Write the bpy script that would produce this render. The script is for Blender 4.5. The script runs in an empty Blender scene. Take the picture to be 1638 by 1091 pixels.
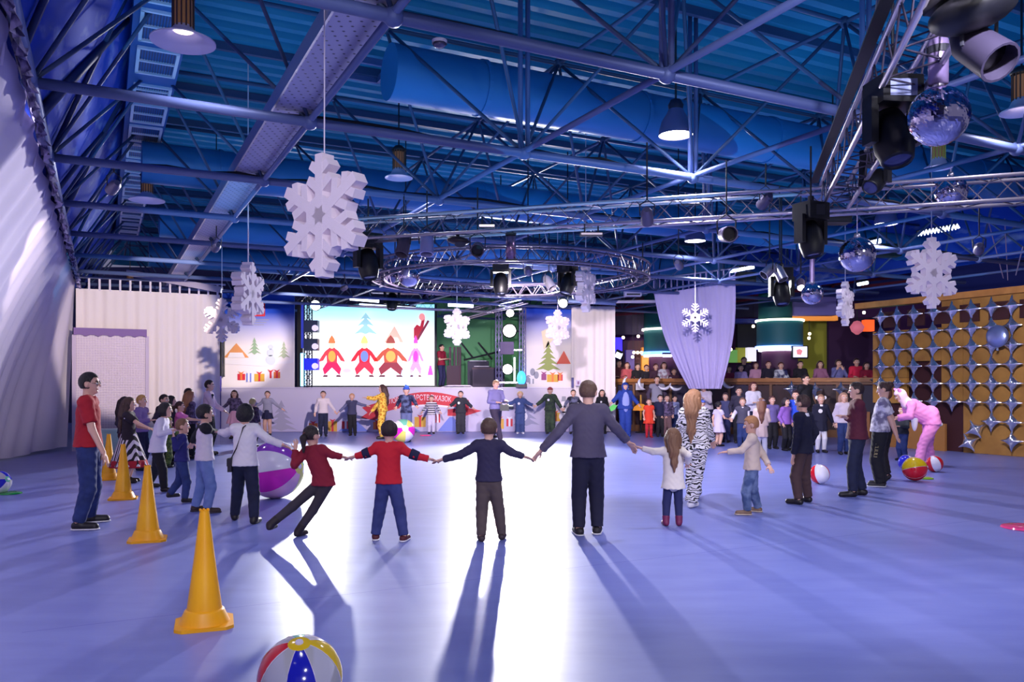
import bpy, math, random
import numpy as np
from mathutils import Vector, Matrix
random.seed(7)
sc = bpy.context.scene
COL = sc.collection
PI = math.pi
F, CX, HY, EYE = 1300.0, 819.0, 616.0, 1.7     # focal length in pixels, principal x, horizon row, eye height

# ------------------------------------------------------------------ camera
cam = bpy.data.cameras.new('camera')
cam.lens, cam.sensor_width = F / 1638 * 36, 36
cam.shift_y = (HY - 545.5) / 1638
cam.clip_end = 200
camo = bpy.data.objects.new('camera', cam)
camo.location, camo.rotation_euler = (0, 0, EYE), (PI / 2, 0, 0)
COL.objects.link(camo)
sc.camera = camo

# ------------------------------------------------------------------ world, lights, exposure
w = bpy.data.worlds.new('hall_ambience')
sc.world = w
w.use_nodes = True
w.node_tree.nodes['Background'].inputs[0].default_value = (0.55, 0.53, 0.88, 1)
w.node_tree.nodes['Background'].inputs[1].default_value = 0.29
sc.view_settings.view_transform = 'Standard'
sc.view_settings.look = 'None'
sc.view_settings.gamma = 1
sc.view_settings.use_curve_mapping = False
sc.view_settings.exposure = 0.0
sc.cycles.use_denoising = True
sc.cycles.max_bounces = 5
sc.cycles.diffuse_bounces = 3
sc.cycles.glossy_bounces = 3
sc.cycles.transmission_bounces = 4
sc.cycles.sample_clamp_indirect = 6
sc.cycles.caustics_reflective = False
sc.cycles.caustics_refractive = False

def aim(o, p, t):
    o.location = p
    o.rotation_euler = (Vector(t) - Vector(p)).to_track_quat('-Z', 'Y').to_euler()

HUNG = []
def spot(p, t, power, col=(1, 1, 1), ang=60, blend=.5, rad=.12, hung=False):
    if hung:
        rad = .05; HUNG.append((p, t))
    l = bpy.data.lights.new('spot_beam', 'SPOT')
    l.energy, l.color, l.spot_size, l.spot_blend, l.shadow_soft_size = power, col, math.radians(ang), blend, rad
    o = bpy.data.objects.new('spot_beam', l)
    COL.objects.link(o)
    aim(o, p, t)
    return o

def wash(p, t, power, col, sx=3, sy=3):
    l = bpy.data.lights.new('wash_light', 'AREA')
    l.energy, l.color, l.shape, l.size, l.size_y = power, col, 'RECTANGLE', sx, sy
    o = bpy.data.objects.new('wash_light', l)
    COL.objects.link(o)
    aim(o, p, t)
    return o

def glow(p, power, col, rad=.3):
    l = bpy.data.lights.new('lamp_glow', 'POINT')
    l.energy, l.color, l.shadow_soft_size = power, col, rad
    o = bpy.data.objects.new('lamp_glow', l)
    COL.objects.link(o)
    o.location = p
    return o

# stage back lights that rake across the floor towards the camera
spot((-.15, 29.1, 4.15), (0.25, 9, 0), 14500, (1, .97, 1), 62, .6, .16)
spot((-.25, 29.0, 2.45), (0.1, 12, 0), 1900, (1, .95, .98), 70, .6, .16)
spot((-7.2, 29.1, 4.55), (-5.4, 10, 0), 5600, (.95, .95, 1), 60, .6, .14)
# floor pool beam and added floor wash spots
spot((3.2, 10.5, 4.0), (.9, 23.4, 0), 2500, (.95, .95, 1), 16, .15, .06, True)
spot((-6.0, 6.4, 4.3), (-1.0, 15.5, 0), 2200, (.93, .92, 1), 70, .8, .1, True)
spot((1.6, 9.6, 3.6), (3.2, 17.5, 0), 1500, (.84, .82, 1), 70, .8, .1, True)
spot((2.4, 2.6, 4.2), (3.5, 12.0, 0), 1500, (.86, .84, 1), 80, .9, .15, True)
spot((-1.5, 1.4, 4.3), (-4.5, 11.0, 0), 480, (.92, .88, 1), 80, .9, .15, True)
# added front wash at the circular truss for the stage front, the gallery and the star wall
spot((-2.0, 15.2, 3.8), (-5.0, 29.5, 1.2), 5200, (1, .86, .92), 46, .8, .12, True)
spot((.3, 14.9, 3.75), (1.2, 29.5, 1.2), 4600, (1, .86, .92), 46, .8, .12, True)
spot((3.0, 14.5, 3.8), (8.0, 27.0, 1.2), 2600, (.92, .86, 1), 50, .9, .12, True)
spot((7.0, 12.2, 3.7), (11.3, 21.0, 1.9), 2100, (1, .93, .95), 52, .9, .12, True)
# warm follow lights on the white curtains and printed panels
spot((-5.5, 15.0, 4.2), (-10.1, 21.8, 3.1), 2300, (1, .86, .68), 33, .3, .06, True)
spot((-4.6, 22.0, 4.3), (-10.0, 29.6, 3.3), 4200, (1, .88, .74), 24, .5, .06, True)
spot((1.8, 23.2, 4.2), (2.5, 29.4, 2.9), 1100, (1, .86, .66), 40, .5, .06, True)
spot((-5.2, 10.5, 4.2), (-10.2, 15.6, 2.6), 900, (1, .88, .74), 26, .5, .06, True)
spot((1.5, 21.5, 4.2), (4.6, 27.0, 3.3), 120, (.8, .8, 1), 50, .6, .08, True)
# unseen overhead fill spots added around the camera
for p, e in (((-4.2, -1.0, 5.0), 90), ((2.4, -1.4, 5.0), 430), ((6.8, 1.2, 5.0), 720), ((-.6, 3.2, 5.0), 130)):
    spot(p, (p[0], p[1] + 3.4, 0), e, (.86, .86, 1), 120, .7, .25)
# low fill spot added behind the camera, out of view
spot((2.6, -3.6, 2.7), (-.8, 9, .9), 520, (1, .95, .98), 74, .8, .35)
# dim blue up-light on the roof deck
for p, t, e in (((-3.5, 11, 4.75), (-3, 12, 7), 52), ((2.5, 9, 4.75), (2.5, 10, 7), 52), ((6.5, 13, 4.75), (7, 14, 7), 42),
                ((0, 19, 4.75), (0, 20, 7), 42), ((-7.5, 17, 4.75), (-8, 18, 7), 28), ((9, 20, 4.75), (9, 21, 7), 32)):
    wash(p, t, e, (.08, .58, 1), 6, 6)
# ------------------------------------------------------------------ picture point -> place in the hall
def at(px, py, d):
    return Vector(((px - CX) / F * d, d, EYE + (HY - py) / F * d))
def depth(py): return F * EYE / (py - HY)
U = Vector((-.4494, .8933, 0)); V = Vector((.8933, .4494, 0))
def bld(a, b, z=0.0): return U * a + V * b + Vector((0, 0, z))

# ------------------------------------------------------------------ materials
def lin(c): return tuple(((v / 255) / 12.92 if v / 255 <= .04045 else ((v / 255 + .055) / 1.055) ** 2.4) for v in c)
MATS = {}
def mat(col, rough=.7, metal=0, pat=None, col2=None, scale=10, emit=None, bump=0, bscale=60, alpha=None, spec=None, coord='Object', name=None, stretch=(1, 1, 1)):
    key = (col, rough, metal, pat, col2, scale, emit, bump, bscale, alpha, spec, coord, stretch)
    if key in MATS: return MATS[key]
    m = bpy.data.materials.new(name or 'surface')
    m.use_nodes = True
    nt = m.node_tree; N = nt.nodes; L = nt.links
    b = N['Principled BSDF']
    c1 = lin(col) + (1,)
    b.inputs['Base Color'].default_value = c1
    b.inputs['Roughness'].default_value = rough
    b.inputs['Metallic'].default_value = metal
    if spec is not None: b.inputs['Specular IOR Level'].default_value = spec
    if alpha is not None:
        b.inputs['Transmission Weight'].default_value = alpha
        b.inputs['IOR'].default_value = 1.05
    if emit:
        b.inputs['Emission Color'].default_value = c1
        b.inputs['Emission Strength'].default_value = emit
    vec = None
    if pat or bump:
        tc = N.new('ShaderNodeTexCoord'); mp = N.new('ShaderNodeMapping')
        mp.inputs['Scale'].default_value = stretch
        L.new(tc.outputs[coord], mp.inputs[0]); vec = mp.outputs[0]
    if pat:
        c2 = lin(col2) + (1,)
        rp = N.new('ShaderNodeValToRGB'); e = rp.color_ramp.elements
        e[0].color, e[1].color = c1, c2
        if pat == 'stripe':
            t = N.new('ShaderNodeTexWave'); t.bands_direction = 'Z'; e[0].position, e[1].position = .45, .55
            t.inputs['Scale'].default_value = scale; src = t.outputs['Fac']
        elif pat == 'stripex':
            t = N.new('ShaderNodeTexWave'); t.bands_direction = 'DIAGONAL'; e[0].position, e[1].position = .48, .58
            t.inputs['Scale'].default_value = scale; t.inputs['Distortion'].default_value = 0; src = t.outputs['Fac']
        elif pat == 'tiger':
            t = N.new('ShaderNodeTexWave'); t.bands_direction = 'Z'; e[0].position, e[1].position = .27, .36
            t.inputs['Scale'].default_value = scale; t.inputs['Distortion'].default_value = 11
            t.inputs['Detail'].default_value = 1.5; t.inputs['Detail Scale'].default_value = 1.6; src = t.outputs['Fac']
        elif pat == 'giraffe':
            t = N.new('ShaderNodeTexVoronoi'); t.feature = 'DISTANCE_TO_EDGE'; e[0].position, e[1].position = .10, .16
            t.inputs['Scale'].default_value = scale; src = t.outputs['Distance']
        elif pat == 'noise':
            t = N.new('ShaderNodeTexNoise'); e[0].position, e[1].position = .42, .58
            t.inputs['Scale'].default_value = scale; t.inputs['Detail'].default_value = 5; src = t.outputs[0]
        elif pat == 'soft':
            t = N.new('ShaderNodeTexNoise'); e[0].position, e[1].position = .3, .7
            t.inputs['Scale'].default_value = scale; t.inputs['Detail'].default_value = 6; src = t.outputs[0]
        elif pat == 'gradz':
            t = N.new('ShaderNodeSeparateXYZ'); src = t.outputs[2]; L.new(vec, t.inputs[0])
            mr = N.new('ShaderNodeMapRange'); mr.inputs[1].default_value, mr.inputs[2].default_value = scale
            L.new(src, mr.inputs[0]); src = mr.outputs[0]; e[0].position, e[1].position = 0, 1
        elif pat == 'dots':
            t = N.new('ShaderNodeTexVoronoi'); t.inputs['Randomness'].default_value = 0; e[0].position, e[1].position = .22, .28
            t.inputs['Scale'].default_value = scale; src = t.outputs['Distance']
        if pat != 'gradz': L.new(vec, t.inputs['Vector'])
        L.new(src, rp.inputs[0]); L.new(rp.outputs[0], b.inputs['Base Color'])
        if emit: L.new(rp.outputs[0], b.inputs['Emission Color'])
    if bump:
        t = N.new('ShaderNodeTexNoise'); t.inputs['Scale'].default_value = bscale; t.inputs['Detail'].default_value = 4
        L.new(vec, t.inputs['Vector'])
        bp = N.new('ShaderNodeBump'); bp.inputs['Strength'].default_value = bump; bp.inputs['Distance'].default_value = .01
        L.new(t.outputs[0], bp.inputs['Height']); L.new(bp.outputs[0], b.inputs['Normal'])
    MATS[key] = m
    return m
STEEL = mat((150, 150, 175), .45, .6, bump=.1, bscale=30, name='painted_steel')
ALU = mat((195, 190, 205), .32, .9, name='aluminium')
BLACK = mat((14, 14, 20), .45, name='black_housing')
DARK = mat((30, 30, 42), .6, name='dark_metal')
FOAM = mat((232, 218, 232), .85, bump=.25, bscale=90, name='white_foam')
CLOTH = mat((214, 204, 228), .9, bump=.3, bscale=8, name='white_curtain')

# ------------------------------------------------------------------ mesh helpers
class MB:
    def __init__(s): s.v = []; s.f = []; s.m = []
    def add(s, vs, fs, mi=0):
        o = len(s.v); s.v += [tuple(v) for v in vs]
        s.f += [tuple(i + o for i in f) for f in fs]; s.m += [mi] * len(fs)
        return s
    def box(s, c, size, R=None, mi=0, bev=0.0):
        x, y, z = (q / 2 for q in size); c = Vector(c)
        vs = [Vector((a * x, b * y, d * z)) for a in (-1, 1) for b in (-1, 1) for d in (-1, 1)]
        if R is not None: vs = [R @ v for v in vs]
        return s.add([v + c for v in vs], [(0, 1, 3, 2), (4, 6, 7, 5), (0, 4, 5, 1), (2, 3, 7, 6), (0, 2, 6, 4), (1, 5, 7, 3)], mi)
    def tube(s, p0, p1, r0, r1=None, n=8, mi=0, cap=True):
        p0, p1 = Vector(p0), Vector(p1); r1 = r0 if r1 is None else r1
        d = (p1 - p0).normalized(); a = d.orthogonal().normalized(); b = d.cross(a)
        vs = []
        for p, r in ((p0, r0), (p1, r1)):
            vs += [p + (a * math.cos(2 * PI * i / n) + b * math.sin(2 * PI * i / n)) * r for i in range(n)]
        fs = [(i, (i + 1) % n, n + (i + 1) % n, n + i) for i in range(n)]
        if cap: fs += [tuple(range(n - 1, -1, -1)), tuple(range(n, 2 * n))]
        return s.add(vs, fs, mi)
    def path(s, pts, r, n=6, mi=0, closed=False):
        pts = [Vector(p) for p in pts]; m = len(pts); vs = []
        for i, p in enumerate(pts):
            q0 = pts[(i - 1) % m] if closed else pts[max(i - 1, 0)]
            q1 = pts[(i + 1) % m] if closed else pts[min(i + 1, m - 1)]
            d = (q1 - q0).normalized(); up = Vector((0, 0, 1)) if abs(d.z) < .9 else Vector((0, 1, 0))
            a = d.cross(up).normalized(); b = a.cross(d)
            rr = r[i] if isinstance(r, (list, tuple)) else r
            vs += [p + (a * math.cos(2 * PI * j / n) + b * math.sin(2 * PI * j / n)) * rr for j in range(n)]
        fs = []
        for i in range(m if closed else m - 1):
            k = (i + 1) % m
            fs += [(i * n + j, i * n + (j + 1) % n, k * n + (j + 1) % n, k * n + j) for j in range(n)]
        if not closed: fs += [tuple(range(n - 1, -1, -1)), tuple(range((m - 1) * n, m * n))]
        return s.add(vs, fs, mi)
    def lathe(s, prof, c=(0, 0, 0), axis=(0, 0, 1), n=20, mi=0, a0=0, a1=2 * PI):
        c = Vector(c); d = Vector(axis).normalized(); a = d.orthogonal().normalized(); b = d.cross(a)
        full = abs(a1 - a0 - 2 * PI) < 1e-6; k = n if full else n + 1; vs = []
        for r, h in prof:
            for i in range(k):
                t = a0 + (a1 - a0) * i / n
                vs.append(c + d * h + (a * math.cos(t) + b * math.sin(t)) * r)
        fs = []
        for j in range(len(prof) - 1):
            for i in range(n):
                i2 = (i + 1) % k
                fs.append((j * k + i, j * k + i2, (j + 1) * k + i2, (j + 1) * k + i))
        return s.add(vs, fs, mi)
    def ball(s, c, r, nu=16, nv=10, mi=0, R=None):
        c = Vector(c); rr = Vector((r, r, r)) if not hasattr(r, '__len__') else Vector(r)
        vs = []
        for j in range(nv + 1):
            t = PI * j / nv
            for i in range(nu):
                p = 2 * PI * i / nu
                v = Vector((rr.x * math.sin(t) * math.cos(p), rr.y * math.sin(t) * math.sin(p), rr.z * math.cos(t)))
                vs.append(c + (R @ v if R is not None else v))
        fs = [(j * nu + i, (j + 1) * nu + i, (j + 1) * nu + (i + 1) % nu, j * nu + (i + 1) % nu) for j in range(nv) for i in range(nu)]
        return s.add(vs, fs, mi)
    def prism(s, poly, o, ax, ay, th, mi=0):
        """polygon in the plane (ax, ay) at o, given a thickness along ax x ay"""
        o, ax, ay = Vector(o), Vector(ax), Vector(ay); nrm = ax.cross(ay).normalized() * th / 2; n = len(poly)
        vs = [o + ax * x + ay * y - nrm for x, y in poly] + [o + ax * x + ay * y + nrm for x, y in poly]
        fs = [tuple(range(n - 1, -1, -1)), tuple(range(n, 2 * n))] + [(i, (i + 1) % n, n + (i + 1) % n, n + i) for i in range(n)]
        return s.add(vs, fs, mi)
    def obj(s, name, m, parent=None, smooth=False, base=None):
        me = bpy.data.meshes.new(name)
        b = base if base is not None else (Vector(parent.get('org', (0, 0, 0))) if parent else Vector((0, 0, 0)))
        me.from_pydata([(v[0] - b[0], v[1] - b[1], v[2] - b[2]) for v in s.v], [], s.f)
        for q in (m if isinstance(m, (list, tuple)) else [m]): me.materials.append(q)
        if any(s.m): me.polygons.foreach_set('material_index', s.m)
        if smooth: me.polygons.foreach_set('use_smooth', [True] * len(s.f))
        me.update()
        o = bpy.data.objects.new(name, me)
        COL.objects.link(o)
        MB.last = o
        if parent:
            o.parent = parent; o['org'] = tuple(b)
        elif base is not None:
            o.location = b; o['org'] = tuple(b)
        return o

def thing(name, label, cat, loc=(0, 0, 0), group=None):
    o = bpy.data.objects.new(name, None); COL.objects.link(o)
    o.empty_display_size = .2
    o.location = loc; o['org'] = tuple(loc); o['label'] = label; o['category'] = cat
    if group: o['group'] = group
    return o
def tag(o, label, cat, group=None):
    o['label'] = label; o['category'] = cat
    if group: o['group'] = group
    return o
def struct(o): o['kind'] = 'structure'; return o
def stuff(o): o['kind'] = 'stuff'; return o
def dup(root, loc, rot=None, label=None):
    def cp(o, par):
        c = o.copy(); COL.objects.link(c)
        if par: c.parent = par
        for ch in [q for q in bpy.data.objects if q.parent == o]: cp(ch, c)
        return c
    r = cp(root, None); r.location = loc
    if rot is not None: r.rotation_euler = rot
    if label: r['label'] = label
    return r
def ss(m, ang=40):
    """smooth shading with sharp edges kept"""
    m.data.polygons.foreach_set('use_smooth', [True] * len(m.data.polygons))
    if hasattr(m.data, 'set_sharp_from_angle'): m.data.set_sharp_from_angle(angle=math.radians(ang))
    return m
# ------------------------------------------------------------------ floor
fm = mat((124, 134, 204), .34, pat='soft', col2=(110, 120, 194), scale=1.3, bump=.10, bscale=3.0, spec=.55, stretch=(1, 3, 1), name='blue_sheet_floor')
fl = struct(MB().add([(-22, -6, 0), (26, -6, 0), (26, 40, 0), (-22, 40, 0)], [(0, 1, 2, 3)]).obj('floor', fm))
sm = mat((96, 100, 185), .5, name='floor_seam')
for a in (6.5, 10.5, 14.5, 18.5):
    p, q = bld(a, -.5, .0006), bld(a, 19, .0006)
    m = MB(); n = U * .004
    m.add([p - n, q - n, q + n, p + n], [(0, 1, 2, 3)]).obj('floor_seam', sm, fl)

# ------------------------------------------------------------------ roof: corrugated deck, space frame, chords
ZB, ZT, ZD = 4.5, 6.3, 6.75
a0, da, b0, db = 5.92, 2.78, -.6, 2.57
deck = MB(); vs = []; fs = []
prof = []; a = -4.0
while a < 38:
    prof += [(a, ZD), (a + .06, ZD + .13), (a + .17, ZD + .13), (a + .23, ZD)]; a += .36
for i, (aa, zz) in enumerate(prof):
    vs += [bld(aa, .3, zz), bld(aa, 30, zz)]
    if i: fs.append((2 * i - 2, 2 * i, 2 * i + 1, 2 * i - 1))
ceil = struct(deck.add(vs, fs).obj('ceiling', mat((34, 136, 176), .6, name='blue_roof_deck')))
TUBE = mat((90, 106, 160), .5, .2, bump=.15, bscale=25, name='painted_tube')
TDARK = mat((70, 88, 128), .55, .2, name='dark_brace')
NA, NB = 10, 9
As = [a0 + da * i for i in range(-2, NA)]; Bs = [b0 + db * j for j in range(NB)]
for aa in As:
    MB().tube(bld(aa, b0, ZB), bld(aa, 21, ZB), .052, n=10).obj('chord_tube', TUBE, ceil, True)
for bb in Bs:
    MB().tube(bld(-2, bb, ZB + .02), bld(33, bb, ZB + .02), .034 if bb > b0 else .06, n=8).obj('chord_tube', TUBE, ceil, True)
tops = [(a0 + da * (i + .5), b0 + db * (j + .5)) for i in range(-2, NA - 1) for j in range(NB - 1)]
for i in range(-2, NA - 1):
    aa = a0 + da * (i + .5)
    MB().tube(bld(aa, b0 + db * .5, ZT), bld(aa, 21, ZT), .03, n=6).obj('top_chord', TDARK, ceil, True)
for j in range(NB - 1):
    bb = b0 + db * (j + .5)
    MB().tube(bld(-2, bb, ZT), bld(33, bb, ZT), .03, n=6).obj('top_chord', TDARK, ceil, True)
for k in range(17):                                   # purlins under the deck
    MB().box(bld(-1.4 + k * 2.0, 10.6, ZD - .06), (.07, 20.4, .12), Matrix.Rotation(-math.radians(63.3) , 3, 'Z')).obj('purlin', TDARK, ceil)
# braces: four shared meshes, one object per brace
brace_me = {}
for sa in (-1, 1):
    for sb in (-1, 1):
        o = MB().tube((0, 0, ZT), bld(sa * da / 2, sb * db / 2, ZB), .023, n=6).obj('brace', TDARK, ceil, True)
        brace_me[(sa, sb)] = o.data
        bpy.data.objects.remove(o)
near = sorted(tops, key=lambda t: bld(*t).length)
nb = 0; rest = MB()
for aa, bb in near:
    p = bld(aa, bb)
    if p.y < 1.0: continue
    for key, me in brace_me.items():
        if nb < 290:
            o = bpy.data.objects.new('brace', me); COL.objects.link(o); o.parent = ceil; o.location = p; nb += 1
        else:
            rest.tube(p + Vector((0, 0, ZT)), p + bld(key[0] * da / 2, key[1] * db / 2, ZB), .023, n=4)
    if nb < 300:
        MB().ball(p + Vector((0, 0, ZT)), .075, 10, 6).obj('node', TDARK, ceil, True)
if rest.v: stuff(rest.obj('far_braces', TDARK, ceil))
for aa in As[1:7]:
    for bb in Bs:
        p = bld(aa, bb, ZB)
        if p.y > 2: MB().ball(p, .085, 10, 6).obj('node', TUBE, ceil, True)
# vertical posts above a few nodes (the bundle seen over the big lamp)
for (aa, bb) in ((a0, b0 + 2 * db), (a0 + da, b0 + 2 * db), (a0 + da, b0 + 3 * db), (a0, b0 + 3 * db), (a0 + 2 * da, b0 + 4 * db)):
    for q in (-.05, .05):
        MB().tube(bld(aa, bb + q, ZB), bld(aa, bb + q, ZD), .03, n=8).obj('post', TUBE, ceil, True)
# drop girder and cables along three tubes
for aa in (a0, a0 + da, a0 + 2 * da):
    m = MB(); random.seed(int(aa * 10))
    pts = [bld(aa + .07 + random.uniform(-.03, .03), b0 + i * .45, ZB + .05 + random.uniform(-.02, .05)) for i in range(46)]
    tag(m.path(pts, .02, 5).obj('power_cable', mat((24, 22, 34), .6), base=pts[0]), 'black power cables lying along the %s roof tube' % {a0: 'front', a0 + da: 'second', a0 + 2 * da: 'third'}[aa], 'cable')

# round air ducts between the chords
DUCT = mat((50, 124, 190), .42, .15, name='blue_duct')
for aa, bs, z, r, lab in ((10.1, 3.3, 5.75, .36, 'thick blue round air duct nearest the camera under the roof'),
                          (15.6, .6, 5.6, .36, 'second blue round air duct crossing the hall behind the hanging bell lamps'),
                          (21.2, 1.2, 5.6, .36, 'third blue round air duct crossing the hall behind the circular truss'),
                          (26.5, 1.2, 5.6, .36, 'last blue round air duct high above the stage front')):
    t = thing('air_duct', lab, 'duct', tuple(bld(aa, bs, z)))
    m = MB(); L_ = 21 - bs
    m.lathe([(0, 0), (r, 0), (r, L_)], bld(aa, bs, z), V, 28).obj('duct_pipe', DUCT, t, True); ss(MB.last)
    k = 1.3
    while k < L_:
        MB().lathe([(r, -.03), (r + .018, -.03), (r + .018, .03), (r, .03)], bld(aa, bs + k, z), V, 28).obj('joint_ring', DUCT, t); k += 2.6
# roof vents hung between chords (pale open frames)
for aa, bb in ((8.6, 4.0), (9.0, 2.6), (12.3, 3.4)):
    t = thing('roof_hatch', {8.6: 'pale framed roof hatch right of the perforated tray', 9.0: 'small pale framed roof hatch beside the perforated tray', 12.3: 'far pale framed roof hatch above the big snowflake'}[aa], 'hatch', tuple(bld(aa, bb, ZD - .15)))
    for s in (-1, 1):
        MB().box(bld(aa + s * .35, bb, ZD - .15), (1.1, .05, .1), Matrix.Rotation(math.radians(26.7), 3, 'Z')).obj('frame_bar', TUBE, t)
        MB().box(bld(aa, bb + s * .55, ZD - .15), (.05, .7, .1), Matrix.Rotation(math.radians(26.7), 3, 'Z')).obj('frame_bar', TUBE, t)

# perforated tray along the b = 2 line
RZ = Matrix.Rotation(math.radians(26.7), 3, 'Z')
PERF = mat((150, 150, 190), .5, .4, pat='dots', col2=(150, 150, 190), scale=14, name='tray_steel')
t = thing('cable_tray', 'wide perforated steel cable tray running away under the roof on the left', 'tray', tuple(bld(2, 2.0, ZB)))
tm = mat((40, 42, 70), .5, .3, pat='dots', col2=(165, 165, 205), scale=11, name='perforated_steel')
MB().box(bld(15, 1.82, ZB + .12), (.42, 27, .02), RZ).obj('perforated_plate', tm, t)
MB().box(bld(15, 1.60, ZB + .19), (.02, 27, .16), RZ).obj('side_rail', ALU, t)
MB().box(bld(15, 2.05, ZB + .16), (.06, 27, .10), RZ).obj('side_rail', mat((150, 140, 165), .5, .2), t)

# sky mural slope, rectangular vent duct with grilles, left wall
SKY = mat((10, 66, 186), .8, pat='noise', col2=(124, 146, 206), scale=1.5, coord='Object', stretch=(1.2, .8, 3.0), name='painted_sky')
rp = [n for n in SKY.node_tree.nodes if n.type == 'VALTORGB'][0].color_ramp
rp.elements[0].position, rp.elements[1].position = .56, .72
mur = MB().add([bld(-6, b0 - .1, ZB - .05), bld(30, b0 - .1, ZB - .05), bld(30, .32, 6.3), bld(-6, .32, 6.3)], [(0, 1, 2, 3)])
mural = struct(mur.obj('wall_left_slope', SKY))
for i in range(14):
    aa = 4.2 + i * 1.85
    MB().tube(bld(aa, b0, ZB), bld(aa + (1.3 if i % 2 else -1.3), .25, 6.2), .032 if i % 3 else .055, n=6).obj('diagonal_strut', mat((44, 58, 104), .6, .1), mural, True)
struct(MB().add([bld(-6, -3.6, 0), bld(34, -3.6, 0), bld(34, -3.6, 4.6), bld(-6, -3.6, 4.6)], [(0, 1, 2, 3)]).obj('wall_left', mat((60, 60, 110), .8)))
struct(MB().add([bld(-6, -3.6, 4.55), bld(34, -3.6, 4.55), bld(34, b0, 4.5), bld(-6, b0, 4.5)], [(0, 1, 2, 3)]).obj('trim_1', mat((50, 50, 90), .8)))
t = thing('vent_duct', 'rectangular blue supply duct with white grilles along the left roof edge', 'duct', tuple(bld(0, .62, 6.0)))
MB().box(bld(12, .62, 6.26), (.62, 30, .5), RZ).obj('duct_casing', mat((44, 92, 165), .6), t)
WHITE = mat((232, 224, 244), .5, name='white_enamel')
k = 0; aa = 6.0
while aa < 26:
    lg = .9 if k != 6 else .4
    g = MB(); c = bld(aa, .64, 6.0)
    for s in (-1, 1):
        g.box(c + V * s * .235, (.04, lg, .05), RZ); g.box(c + U * s * lg / 2, (.5, .04, .05), RZ)
    g.box(c, (.46, .03, .04), RZ)
    go = g.obj('grille', WHITE, t)
    s_ = MB()
    for q in range(13): s_.box(c + V * (-.2 + q * .033) + Vector((0, 0, .012)), (.008, lg - .04, .02), RZ)
    s_.obj('grille_slats', mat((66, 56, 90), .6), go)
    MB().box(c + Vector((0, 0, .03)), (.44, lg - .04, .01), RZ).obj('grille_backing', mat((26, 14, 28), .9), go)
    aa += 1.16; k += 1

# far walls
struct(MB().add([(-22, 36.5, 0), (26, 36.5, 0), (26, 36.5, 7), (-22, 36.5, 7)], [(0, 1, 2, 3)]).obj('wall_back', mat((44, 42, 92), .8)))
struct(MB().add([bld(-4, 21.2, 5.0), bld(34, 21.2, 5.0), bld(34, 21.0, 7), bld(-4, 21.0, 7)], [(3, 2, 1, 0)]).obj('wall_right', SKY))

# ------------------------------------------------------------------ curtains
def drape(name, label, top, bot, m, folds, amp, thick=.02, nz=14, cat='curtain', group=None, extra=None):
    """cloth between two edge functions top(s), bot(s); folds grow towards the bottom"""
    n = folds * 6; vs = []; fs = []
    for j in range(nz + 1):
        q = j / nz
        for i in range(n + 1):
            s_ = i / n
            p = top(s_).lerp(bot(s_), q)
            e = (bot(s_) - top(s_)); nr = (top(min(s_ + .01, 1)) - top(max(s_ - .01, 0))); nr = Vector((nr.y, -nr.x, 0)).normalized()
            f_ = math.sin(s_ * folds * 2 * PI + 1.2 * math.sin(s_ * 9)) * .6 + .4 * math.sin(s_ * folds * 3.7 + 2)
            vs.append(p + nr * amp * f_ * (.35 + .65 * q) + (extra(s_, q) if extra else Vector((0, 0, 0))))
    k = n + 1
    fs = [(j * k + i, j * k + i + 1, (j + 1) * k + i + 1, (j + 1) * k + i) for j in range(nz) for i in range(n)]
    return tag(MB().add(vs, fs).obj(name, m, None, True, base=top(0)), label, cat, group)

def topL(s): return bld(3 + s * 21.3, b0 - .06, ZB - .1)
def botL(s):
    aa = 1.0 + s * 23.3
    fl_ = -2.15 if s < .84 else -2.15 + 1.3 * ((s - .84) / .16) ** 1.5
    return bld(aa, fl_, .06 + .03 * math.sin(s * 40))
cl = drape('wall_curtain', 'long white curtain flaring out along the left side of the hall', topL, botL, CLOTH, 26, .085,
           extra=lambda s, q: (V * (-.25 * math.sin(PI * q)) + U * (-1.2 * q * (1 - q))) * (1 - s ** 8))
ru = MB(); random.seed(3)                               # gathered ruffle along its top edge
vs = []; fs = []; nn = 240
for i in range(nn + 1):
    s_ = i / nn; p = topL(s_)
    for j in range(4):
        vs.append(p + V * (.05 * math.sin(i * 1.9) * (j % 2) + .04 * random.random() + .03 * j) + Vector((0, 0, .16 - .11 * j + .03 * math.sin(i * 1.3))))
    if i: fs += [(4 * i - 4 + j, 4 * i + j, 4 * i + j + 1, 4 * i - 3 + j) for j in range(3)]
ru.add(vs, fs).obj('gathered_heading', mat((150, 140, 185), .9, pat='noise', col2=(60, 50, 95), scale=9), cl)
for k_ in range(12):
    MB().tube(bld(2 + 1.7 * k_, b0 - .02, ZB + .1), bld(2 + 1.7 * k_ + .5, b0 - .12, ZB - .25), .012, n=4).obj('heading_tie', mat((190, 180, 210), .9), cl)

cor = Vector((-11.35, 21.15, 0))
def alongv(t): return cor + V * t
CW = mat((226, 214, 226), .9, bump=.25, bscale=7, name='warm_white_curtain')
bc = drape('back_curtain', 'white back curtain hung by loops left of the stage', lambda s: alongv(s * 3.55) + Vector((0, 0, 4.22)), lambda s: alongv(s * 3.55) + Vector((0, 0, .03)), CW, 15, .07)
rail = MB().tube(alongv(-.1) + Vector((0, 0, 4.52)), alongv(3.7) + Vector((0, 0, 4.52)), .03).obj('curtain_rail', STEEL, bc)
for k in range(15):
    p = alongv(.06 + k * .245)
    MB().box(p + Vector((0, 0, 4.36)), (.05, .02, .36), Matrix.Rotation(math.radians(26.7), 3, 'Z')).obj('hanging_loop', CLOTH, bc)
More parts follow.
